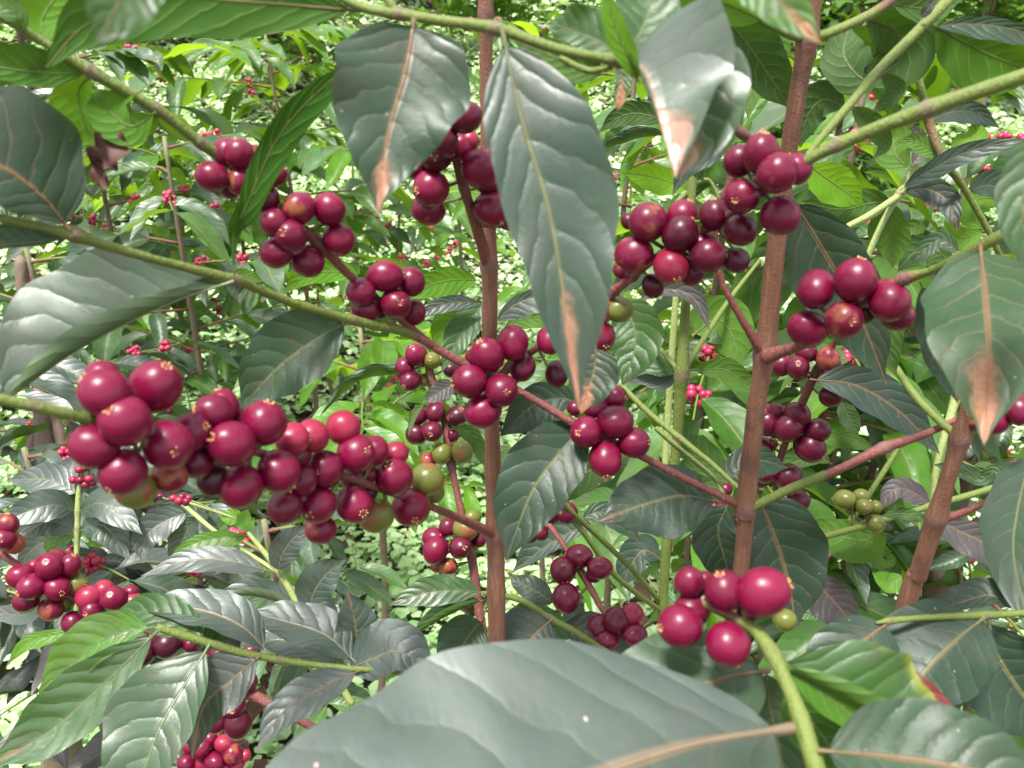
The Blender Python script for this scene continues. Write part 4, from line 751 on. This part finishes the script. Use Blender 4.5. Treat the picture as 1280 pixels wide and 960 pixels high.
leaf(c4, [(975, 822), (1010, 850), (1060, 890), (1125, 932)], .262, .25, (22, 22), face='U', tone=.25, grey=.0)
leaf(c4, [(985, 850), (1005, 890), (1035, 930), (1065, 985)], .28, .275, (35, 35), face='U', tone=.05, grey=.0)
leaf(c4, [(958, 835), (962, 880), (975, 940), (985, 1010)], .295, .29, (38, 38), tone=.2, grey=.5)
# top twig
leaf(c13, [(518, 24), (507, 90), (485, 170), (472, 270)], .252, .245, (86, 88), vein=.6, gloss=.5, tone=.06, grey=.35, scorch=.55, rib=.9, peak=.30, fl=8, fr=12, wave=.12)
leaf(c13, [(628, 38), (652, 150), (690, 285), (724, 512)], .247, .238, (90, 54), vein=.35, gloss=.5, tone=.04, grey=.45, scorch=.40, rib=.35, peak=.38, fl=12, fr=6, wave=.08)
leaf(c13, [(786, 78), (806, 92), (822, 140), (845, 222)], .252, .218, (118, 30), gloss=1.6, vein=.6, tone=.25, grey=.6, scorch=.8, rib=1, peak=.3, fl=20, fr=60, wave=.16, roll=-8)
leaf(c13, [(790, 84), (850, 100), (868, 160), (850, 222)], .256, .224, (78, 40), gloss=1.4, tone=.25, grey=.6, scorch=.55, rib=1, peak=.35, fl=10, fr=10, wave=.15)
leaf(c13, [(776, 76), (750, 52), (715, 38), (684, 28)], .262, .272, (30, 34), tone=.3, grey=.3, peak=.5, rib=.3, wave=.2)
leaf(c13, [(778, 70), (800, 40), (812, 5), (812, -50)], .262, .27, (45, 40), tone=.3, grey=.3, rib=.3)
leaf(c13, [(800, 105), (785, 70), (768, 30), (752, -30)], .243, .235, (16, 14), face='U', tone=.55, grey=0, peak=.4)
leaf(c13, [(766, 80), (778, 95), (772, 140)], .262, .262, (12, 10), tone=.3, grey=.3, scorch=1.)
leaf(c13, [(762, 86), (725, 86), (690, 70), (640, 50)], .265, .275, (20, 22), face='U', tone=.2)
leaf(c13, [(455, 14), (330, 4), (200, -2), (110, 30), (58, 84)], .262, .25, (48, 52), face='U', tone=.1, grey=0, fl=10, fr=10, peak=.5, wave=.05, rib=1.1)
leaf(c13, [(190, -90), (160, -20), (122, 55)], .16, .155, (44, 44), tone=.3, grey=.3, peak=.5)
leaf(b8, [(960, 28), (905, 4), (850, -8), (740, -30)], .305, .27, (30, 32), face='U', tone=.45, grey=0)
leaf(b8, [(900, -60), (965, -8), (1026, 55)], .20, .19, (32, 32), tone=.5, grey=.2, scorch=.6, rib=1)
# left side
leaf(b5, [(293, 351), (292, 290), (306, 262), (342, 182), (382, 130), (445, 75)], .318, .29, (17, 24), face='U', tone=.0, grey=0, peak=.6, fl=5, fr=15, gloss=.2)
leaf(b5, [(87, 287), (52, 246), (-5, 206), (-110, 170)], .274, .25, (48, 98), tone=.06, grey=.5, rib=.9, scorch=0, peak=.5, fl=12, fr=8, veins=.01)
leaf(b5, [(88, 297), (50, 303), (0, 307), (-70, 318)], .278, .27, (16, 26), tone=.1, grey=.5, fl=50, fr=10)
leaf(b5, [(292, 352), (215, 378), (110, 430), (8, 500)], .318, .290, (24, 96), gloss=.9, sky=32, tone=.12, grey=.4, fl=118, fr=8, rib=.3, peak=.58, wave=.12, wn=1.6, veins=.03, scorch=.12)
leaf(b5, [(437, 402), (395, 425), (347, 460), (298, 514)], .366, .36, (44, 50), tone=.1, grey=.4, rib=.4, peak=.42)
leaf(b5, [(283, 352), (300, 345), (330, 352)], .325, .33, (10, 8), face='U', tone=.5)
leaf(b4, [(114, 92), (98, 115), (104, 150), (118, 182)], .30, .302, (30, 34), face='U', tone=.6, grey=0, peak=.5, scorch=.0)
leaf(b4, [(195, 140), (165, 158), (138, 140), (118, 112)], .30, .298, (30, 34), face='U', tone=.35, grey=0, peak=.55)
leaf(b4, [(112, 90), (70, 92), (10, 86), (-60, 70)], .292, .28, (18, 32), face='U', tone=.2, grey=0)
leaf(b4, [(64, 58), (52, 28), (72, -8), (90, -50)], .286, .29, (32, 26), face='U', tone=.5, grey=0)
leaf(b4, [(25, 42), (22, 22), (-8, 2), (-40, -10)], .278, .27, (14, 16), tone=.5, grey=.2)
leaf(b4, [(56, 60), (52, 80), (36, 98), (20, 108)], .285, .29, (7, 8), tone=.3, grey=.3, scorch=.9)
leaf(b4, [(192, 136), (215, 152), (235, 165), (250, 158)], .31, .33, (12, 14), face='U', tone=.7)
leaf(b4, [(195, 140), (190, 155), (182, 172)], .305, .31, (8, 9), tone=.7, grey=0)
# curled dead leaf tip
dl = thing('dead_leaf', 'curled dark brown dead leaf tip hanging from a yellowed leaf at upper left', 'dead leaf', P(132, 172, .302))
leaf(dl, [(133, 160), (135, 188), (126, 214), (131, 244)], .300, .297, (26, 24), fl=20, fr=45, wave=.45, wn=3.5, mat=M_DEAD, twist=35, peak=.32)
leaf(dl, [(130, 212), (120, 203), (106, 192)], .297, .296, (9, 9), fl=70, fr=40, mat=M_DEAD, wave=.4)
# lower left shoot
leaf(c6, [(192, 784), (140, 795), (92, 828), (48, 868)], .408, .40, (30, 36), tone=.62, grey=0, gloss=.7, veins=.16, rib=.1, peak=.45, fl=25, fr=12)
leaf(c6, [(198, 788), (135, 850), (65, 912), (-12, 958)], .405, .385, (34, 46), tone=.30, grey=.2, gloss=1., veins=.14, rib=.3, scorch=.25, peak=.5, fl=8, fr=18)
leaf(c6, [(262, 806), (232, 855), (198, 915), (165, 1010)], .414, .38, (44, 68), tone=.12, grey=0, gloss=1., veins=.04, rib=.15, peak=.5, fl=20, fr=6, roll=8)
leaf(c6, [(325, 820), (288, 852), (255, 885), (240, 948)], .42, .41, (30, 44), tone=.05, grey=.85, rib=.9, scorch=.35, peak=.38, gloss=0.90)
leaf(c6, [(335, 815), (300, 782), (245, 762), (165, 758)], .424, .43, (30, 34), tone=.08, grey=.75, rib=.8, roll=25, peak=.4, gloss=0.90)
leaf(c6, [(258, 800), (222, 778), (180, 765), (135, 772)], .418, .43, (24, 26), tone=.22, grey=.1, veins=.05, rib=.2)
leaf(c6, [(270, 805), (262, 790), (285, 790), (300, 800)], .425, .44, (10, 12), tone=.25, grey=.3)
leaf(c6, [(445, 828), (408, 795), (360, 778), (305, 764)], .43, .44, (32, 34), tone=.06, grey=.65, rib=.6, roll=20, gloss=0.90)
leaf(c6, [(432, 838), (470, 822), (500, 815), (545, 842)], .43, .42, (40, 30), tone=.04, grey=.8, rib=.5, veins=.05, gloss=0.90)
leaf(c6, [(448, 835), (446, 800), (442, 770), (434, 738)], .44, .44, (26, 30), tone=.06, grey=.5, scorch=.3, rib=.6, gloss=0.90)
leaf(c6, [(450, 838), (400, 862), (355, 890), (320, 940)], .37, .35, (26, 26), tone=.04, grey=.8, rib=.9, roll=10, gloss=0.90)
leaf(c6, [(358, 827), (352, 845), (345, 865), (347, 882)], .42, .42, (3, 4), tone=.1, grey=.3)
leaf(c6, [(425, 835), (390, 812), (350, 800), (300, 806)], .46, .47, (24, 22), tone=.02, grey=.6, roll=20, gloss=0.90)
# behind it, on the bright shoot
leaf(c18, [(338, 714), (290, 702), (240, 700), (176, 720)], .72, .70, (20, 17), tone=.05, grey=.85, rib=.5, roll=15, gloss=0.90)
leaf(c18, [(313, 670), (275, 672), (240, 680), (206, 702)], .74, .72, (17, 9), tone=.65, grey=0, rib=.1)
leaf(c18, [(376, 765), (340, 750), (300, 745), (258, 758)], .72, .70, (14, 22), tone=.06, grey=.7, fl=100, fr=10, gloss=0.90)
leaf(c18, [(348, 716), (352, 695), (365, 675), (386, 655)], .71, .70, (19, 19), tone=.05, grey=.85, rib=.4, gloss=0.90)
leaf(c18, [(386, 768), (392, 742), (408, 718), (432, 700)], .71, .70, (26, 24), tone=.05, grey=.8, rib=.3, gloss=0.90)
leaf(c18, [(302, 652), (288, 646), (275, 648)], .72, .72, (11, 11), tone=.95, grey=0)
leaf(c18, [(316, 664), (306, 650), (310, 636)], .72, .72, (12, 12), tone=.6, grey=0)
leaf(c18, [(386, 770), (360, 785), (330, 790), (300, 775)], .74, .76, (18, 18), tone=.05, grey=.5, gloss=0.90)
leaf(c18, [(356, 722), (372, 728), (392, 745), (400, 760)], .73, .74, (8, 8), tone=.8, grey=0)
leaf(c18, [(250, 648), (236, 660), (222, 690), (214, 705)], .8, .8, (18, 18), tone=.15, grey=.6, gloss=0.90)
leaf(c18, [(238, 640), (205, 652), (182, 672), (178, 705)], .8, .78, (20, 20), tone=.03, grey=.8, gloss=0.90)
for k, (a, b, c_, t_, g_) in enumerate([((97, 640), (60, 632), (-4, 655), .1, .75), ((97, 640), (130, 630), (178, 668), .12, .6), ((97, 662), (60, 652), (22, 672), .1, .8), ((97, 664), (130, 658), (162, 700), .1, .7),
    ((96, 670), (75, 672), (62, 700), .7, 0), ((97, 672), (115, 668), (132, 684), .8, 0), ((98, 618), (60, 600), (10, 600), .1, .8), ((98, 618), (140, 600), (180, 616), .1, .8), ((96, 680), (50, 680), (20, 712), .05, .85)]):
    leaf(c19, [a, b, c_], .8, .76+.01*k, (16, 16) if t_ > .5 else (20, 21), tone=t_, grey=g_, rib=.4, gloss=1.)
leaf(c5, [(60, 735), (40, 765), (10, 768), (-30, 762)], .56, .58, (12, 14), tone=.1, grey=.85, gloss=0.90)
leaf(c5, [(90, 790), (60, 795), (30, 805), (8, 832)], .56, .55, (12, 8), tone=.85, grey=0)
leaf(c5, [(165, 850), (135, 858), (105, 868), (80, 890)], .6, .62, (16, 16), tone=.25, grey=.6, gloss=0.90)
# around the first stem
leaf(c1, [(575, 478), (556, 486), (540, 496), (528, 504)], .56, .55, (13, 12), tone=.05, grey=.95, rib=.5)
leaf(c1, [(532, 502), (520, 515), (514, 530), (511, 545)], .56, .55, (4, 5), face='U', tone=.1)
leaf(c1, [(538, 470), (490, 468), (445, 478), (400, 520)], .62, .60, (24, 14), tone=.12, grey=.55, wave=.22, wn=4, fl=80, fr=10)
leaf(c1, [(560, 535), (585, 540), (600, 560), (612, 590)], .64, .66, (10, 12), face='U', tone=.1)
leaf(c14, [(604, 741), (570, 738), (530, 742), (488, 756)], .54, .53, (18, 20), tone=.22, grey=0, gloss=1., veins=.2, peak=.45, rib=.3, roll=-5)
leaf(c14, [(605, 750), (575, 762), (540, 780), (511, 800)], .54, .52, (10, 18), tone=.15, grey=.2, fl=110, fr=15)
leaf(c14, [(694, 755), (668, 738), (648, 728), (636, 720)], .54, .55, (16, 16), tone=.08, grey=.7)
leaf(c14, [(690, 774), (668, 795), (655, 815), (648, 850)], .51, .49, (48, 46), tone=.03, grey=.85, rib=.8)
leaf(c14, [(605, 775), (590, 790), (575, 815), (570, 850)], .56, .55, (34, 34), tone=.1, grey=.5)
leaf(c14, [(700, 780), (740, 792), (770, 815), (800, 850)], .53, .52, (28, 30), tone=.03, grey=.9, rib=.7)
leaf(c14, [(640, 755), (660, 770), (690, 785), (730, 790)], .56, .57, (22, 20), tone=.15, grey=.1, veins=.05)
leaf(c14, [(748, 815), (720, 775), (712, 755), (690, 745)], .62, .62, (16, 16), tone=.05, grey=.6)
leaf(b5, [(452, 352), (425, 340), (385, 344), (353, 368)], .46, .46, (14, 18), face='U', tone=.5, grey=0)
leaf(b4, [(600, 350), (565, 350), (535, 358), (508, 376)], .52, .50, (20, 18), face='U', tone=.45, grey=0)
leaf(b4, [(602, 380), (575, 378), (545, 384), (515, 402)], .50, .49, (11, 10), tone=.08, grey=.85)
leaf(b4, [(596, 376), (575, 392), (555, 412), (545, 440)], .53, .52, (20, 22), face='U', tone=.4, grey=0)
leaf(b4, [(608, 375), (592, 395), (572, 425), (552, 465)], .51, .50, (17, 20), tone=.25, grey=.3, rib=.2)
leaf(b3, [(618, 405), (645, 380), (690, 365), (730, 352)], .52, .51, (10, 22), tone=.04, grey=.85)
leaf(b3, [(628, 412), (655, 398), (690, 398), (712, 405)], .54, .54, (12, 14), face='U', tone=.35)
leaf(b4, [(745, 432), (744, 455), (738, 480), (726, 517)], .345, .34, (33, 33), tone=.06, grey=.35, scorch=.75, rib=.8, peak=.4)
leaf(b3, [(772, 372), (790, 400), (794, 435), (778, 482)], .42, .41, (36, 32), tone=.2, grey=0, rib=.2, roll=8, veins=.04)
leaf(b4, [(738, 528), (705, 560), (665, 615), (632, 702)], .422, .405, (46, 50), tone=.02, grey=.35, rib=.35, peak=.42)
leaf(b4, [(722, 506), (700, 498), (665, 508), (625, 545)], .45, .45, (34, 24), tone=.02, grey=.5)
leaf(b4, [(770, 570), (735, 590), (705, 610), (680, 640)], .47, .48, (22, 24), face='U', tone=.05)
leaf(c3, [(745, 655), (715, 665), (680, 685), (640, 716)], .60, .60, (12, 26), tone=.02, grey=.7)
leaf(c3, [(700, 640), (675, 650), (650, 670)], .60, .60, (8, 14), tone=.1, grey=.4)
leaf(b4, [(898, 628), (852, 620), (800, 632), (748, 652)], .43, .41, (54, 42), tone=.03, grey=.35, gloss=.6, veins=.2, scorch=.25, rib=.5, peak=.45, roll=5)
leaf(b9, [(942, 612), (962, 655), (982, 715), (996, 785)], .45, .44, (58, 52), tone=.03, grey=.5, rib=.85, peak=.42)
leaf(b9, [(912, 628), (898, 660), (905, 695), (918, 735)], .46, .46, (28, 34), tone=.03, grey=.6, veins=.06)
leaf(b9, [(930, 610), (920, 590), (945, 575), (985, 585)], .47, .48, (20, 26), tone=.02, grey=.3)
leaf(c7, [(795, 378), (830, 362), (866, 372), (888, 415)], .56, .55, (14, 15), tone=.02, grey=.95, fl=20, fr=35)
leaf(c7, [(848, 470), (810, 450), (785, 420), (776, 395)], .60, .62, (14, 16), tone=.2, grey=.1)
leaf(c7, [(850, 462), (830, 480), (805, 475), (780, 478)], .6, .62, (8, 9), tone=.04, grey=.85)
leaf(c7, [(862, 462), (905, 462), (935, 480), (965, 472)], .62, .64, (16, 14), face='U', tone=.3)
leaf(c7, [(865, 420), (895, 400), (915, 420), (925, 460)], .66, .66, (34, 32), face='U', tone=.4)
leaf(c7, [(862, 238), (840, 228), (812, 220), (778, 216)], .56, .57, (20, 16), face='U', tone=.85, grey=0)
leaf(c7, [(835, 152), (800, 142), (775, 146), (748, 165)], .54, .55, (15, 16), face='U', tone=.02)
leaf(c7, [(835, 168), (800, 172), (775, 180), (742, 188)], .54, .55, (18, 14), tone=.02, grey=.5, fl=90)
leaf(c7, [(725, 650), (750, 640), (780, 655), (800, 680)], .57, .57, (14, 16), tone=.05, grey=.5)
leaf(c7, [(828, 700), (805, 688), (790, 705), (775, 735)], .68, .68, (20, 22), tone=.05, grey=.7, rib=.7)
leaf(c7, [(915, 600), (880, 570), (860, 545), (880, 520)], .62, .62, (22, 20), face='U', tone=.05)
leaf(c7, [(840, 690), (855, 620), (905, 600), (950, 600)], .66, .66, (18, 22), face='U', tone=.1)
# between and right of the middle stem
leaf(b6, [(988, 246), (1028, 310), (1075, 395), (1108, 480)], .372, .39, (42, 56), tone=.04, grey=.5, rib=.85, peak=.38, scorch=.15)
leaf(c2, [(1012, 474), (1070, 482), (1125, 515), (1175, 568)], .54, .53, (28, 26), tone=.02, grey=.72, rib=1, scorch=.1)
leaf(c2, [(990, 478), (1030, 480), (1080, 490), (1105, 498)], .58, .58, (10, 12), face='U', tone=.1)
leaf(c2, [(1010, 545), (1040, 545), (1075, 552), (1098, 568)], .64, .64, (8, 14), face='U', tone=.2)
leaf(c2, [(1040, 580), (1020, 572), (990, 580), (968, 600)], .64, .64, (10, 16), face='U', tone=.02)
leaf(c2, [(1050, 500), (1058, 515), (1066, 530), (1073, 545)], .62, .62, (12, 13), tone=.3, grey=.4)
leaf(b6, [(1225, 306), (1232, 370), (1236, 440), (1230, 556)], .300, .255, (68, 76), tone=.16, grey=.3, rib=1, scorch=.62, peak=.38, wave=.1)
leaf(b6, [(1320, 150), (1290, 210), (1278, 270), (1300, 360)], .23, .225, (34, 32), tone=.25, grey=.35)
leaf(b6, [(1150, 352), (1168, 400), (1182, 450), (1198, 505)], .36, .38, (22, 26), tone=.03, grey=.75, rib=1, scorch=.2)
leaf(b6, [(1200, 318), (1175, 300), (1150, 320), (1135, 330)], .34, .35, (12, 12), tone=.2, grey=.5)
leaf(b6, [(1150, 400), (1120, 398), (1110, 430), (1120, 470)], .40, .41, (18, 20), face='U', tone=.1)
leaf(b3, [(1165, 30), (1200, 50), (1245, 72), (1310, 95)], .375, .38, (26, 46), face='U', tone=.25, grey=0, peak=.45)
leaf(b3, [(1165, 34), (1215, 30), (1270, 38), (1330, 60)], .365, .36, (10, 26), tone=.04, grey=.4, fr=30)
leaf(b3, [(1152, 24), (1160, 12), (1172, -4)], .355, .35, (7, 6), tone=.1, grey=.9)
leaf(b3, [(1100, 90), (1122, 110), (1105, 132), (1090, 140)], .36, .37, (10, 14), face='U', tone=.1)
leaf(b3, [(1098, 88), (1080, 100), (1055, 70), (1062, 30)], .37, .38, (30, 30), face='U', tone=.02)
leaf(b3, [(1062, 133), (1085, 150), (1105, 180), (1090, 200)], .37, .38, (14, 14), face='U', tone=.15)
leaf(b3, [(1060, 136), (1030, 125), (1010, 145), (1000, 185)], .38, .4, (22, 26), face='U', tone=.02)
leaf(c15, [(1180, 198), (1158, 184), (1140, 176), (1120, 178)], .49, .5, (12, 12), face='U', tone=.4)
leaf(c15, [(1185, 204), (1205, 190), (1220, 170), (1216, 150)], .5, .5, (22, 18), face='U', tone=.8)
leaf(c15, [(1160, 152), (1190, 140), (1220, 142), (1250, 160)], .49, .5, (14, 16), tone=.06, grey=.8)
leaf(c15, [(1208, 240), (1235, 232), (1260, 240), (1290, 260)], .52, .53, (20, 18), tone=.1, grey=.6)
leaf(c15, [(1232, 288), (1215, 270), (1225, 248), (1262, 252)], .53, .54, (18, 20), face='U', tone=.7)
leaf(c15, [(1230, 288), (1205, 298), (1190, 290), (1180, 275)], .53, .54, (14, 14), face='U', tone=.75)
leaf(c16, [(1124, 238), (1160, 215), (1210, 190), (1290, 172)], .50, .46, (12, 15), tone=.02, grey=.8, scorch=.0, rib=.6)
leaf(c16, [(1126, 242), (1158, 236), (1185, 252), (1197, 288)], .52, .50, (16, 18), tone=.02, grey=.85, rib=1, scorch=.3)
leaf(c16, [(1138, 212), (1120, 195), (1112, 170), (1075, 165)], .54, .55, (24, 22), face='U', tone=.35)
leaf(c16, [(1140, 208), (1150, 190), (1145, 165), (1135, 158)], .54, .54, (11, 12), tone=.1, grey=.95)
leaf(c16, [(1118, 250), (1085, 255), (1050, 262), (1000, 252)], .56, .58, (24, 24), face='U', tone=.15)
leaf(c16, [(1010, 205), (1032, 222), (1058, 240), (1080, 258)], .56, .56, (24, 26), face='U', tone=.8, grey=0)
leaf(c16, [(1120, 252), (1112, 280), (1118, 305), (1116, 335)], .57, .58, (22, 26), face='U', tone=.3)
leaf(c16, [(1190, 330), (1165, 310), (1140, 318), (1122, 340)], .6, .6, (26, 20), face='U', tone=.05)
leaf(c16, [(1175, 295), (1150, 300), (1140, 285), (1125, 300)], .6, .6, (14, 14), face='U', tone=.25)
leaf(b8, [(905, 22), (930, 50), (958, 90), (990, 138)], .42, .45, (34, 30), face='U', tone=.03)
leaf(b8, [(925, 30), (950, 45), (970, 60), (982, 85)], .44, .44, (24, 22), face='U', tone=.35)
leaf(b8, [(985, 45), (960, 70), (940, 110), (935, 150)], .50, .50, (20, 20), face='U', tone=.2)
leaf(b8r, [(1080, 22), (1120, 40), (1125, 75), (1075, 110)], .40, .42, (40, 36), face='U', tone=.05)
leaf(b8r, [(1040, 45), (1070, 60), (1075, 90), (1045, 118)], .42, .44, (30, 26), face='U', tone=.25)
leaf(b8r, [(1110, 5), (1160, 10), (1185, -10), (1240, -20)], .38, .4, (20, 22), face='U', tone=.15)
leaf(b7, [(915, 155), (890, 190), (860, 210), (840, 245)], .36, .37, (14, 16), tone=.04, grey=.8)
leaf(b7, [(912, 160), (880, 180), (870, 205), (880, 228)], .37, .38, (16, 18), face='U', tone=.05)
# right edge and lower right
leaf(c12, [(1112, 778), (1080, 800), (1040, 838), (1000, 905)], .326, .315, (62, 40), tone=.02, grey=.45, rib=.9, peak=.4)
leaf(c12, [(1232, 771), (1196, 800), (1150, 850), (1120, 925)], .332, .315, (62, 70), tone=.02, grey=.45, rib=.5, peak=.42, fl=15)
leaf(c12, [(1235, 772), (1245, 815), (1280, 870), (1330, 930)], .345, .34, (60, 62), tone=.02, grey=.5, rib=.4, peak=.4)
leaf(c12, [(1285, 764), (1240, 745), (1205, 752), (1150, 770)], .345, .36, (16, 24), tone=.02, grey=.8, rib=.9, roll=20)
leaf(c12, [(1118, 778), (1116, 800), (1122, 830), (1118, 850)], .36, .37, (20, 18), tone=.1, grey=.3, veins=.08)
leaf(c10, [(1290, 560), (1272, 640), (1268, 700), (1290, 800)], .40, .33, (22, 40), tone=.1, grey=.55, rib=.4)
leaf(c10, [(1168, 646), (1195, 662), (1235, 682), (1270, 725)], .49, .48, (18, 26), tone=.02, grey=.95, rib=.6)
leaf(c10, [(1165, 632), (1140, 615), (1118, 612), (1098, 640)], .50, .50, (16, 14), tone=.02, grey=1., veins=.06)
leaf(c10, [(1100, 645), (1130, 642), (1155, 650), (1165, 662)], .49, .48, (8, 8), face='U', tone=.02, wave=.3)
leaf(c10, [(1100, 650), (1085, 675), (1050, 670), (1005, 650)], .52, .54, (28, 24), face='U', tone=.35)
leaf(c10, [(1060, 662), (1085, 680), (1110, 700), (1106, 682)], .54, .54, (14, 16), face='U', tone=.3)
leaf(c10, [(1235, 612), (1225, 600), (1200, 590), (1165, 580)], .52, .53, (8, 12), tone=.1, grey=.5)
leaf(c11, [(1010, 716), (1030, 738), (1050, 760), (1072, 792)], .55, .54, (24, 32), tone=.02, grey=1., rib=1)
leaf(c11, [(1018, 715), (1005, 740), (990, 765), (985, 790)], .6, .6, (14, 14), tone=.2, grey=.3)
leaf(c11, [(1050, 770), (1030, 762), (1010, 768), (998, 775)], .66, .66, (12, 12), tone=.4, grey=0)
leaf(c11, [(1128, 718), (1112, 728), (1100, 722), (1090, 716)], .75, .75, (14, 12), tone=.9, grey=0)
leaf(b10c, [(1262, 608), (1245, 590), (1225, 600), (1180, 585)], .42, .43, (8, 10), tone=.15, grey=.2)
gf = cherries(c4, [P(985, 780, .42), P(975, 770, .42)], (680, 640), 4, [(1205, 540, 58, 52, 'g', 0)], None)
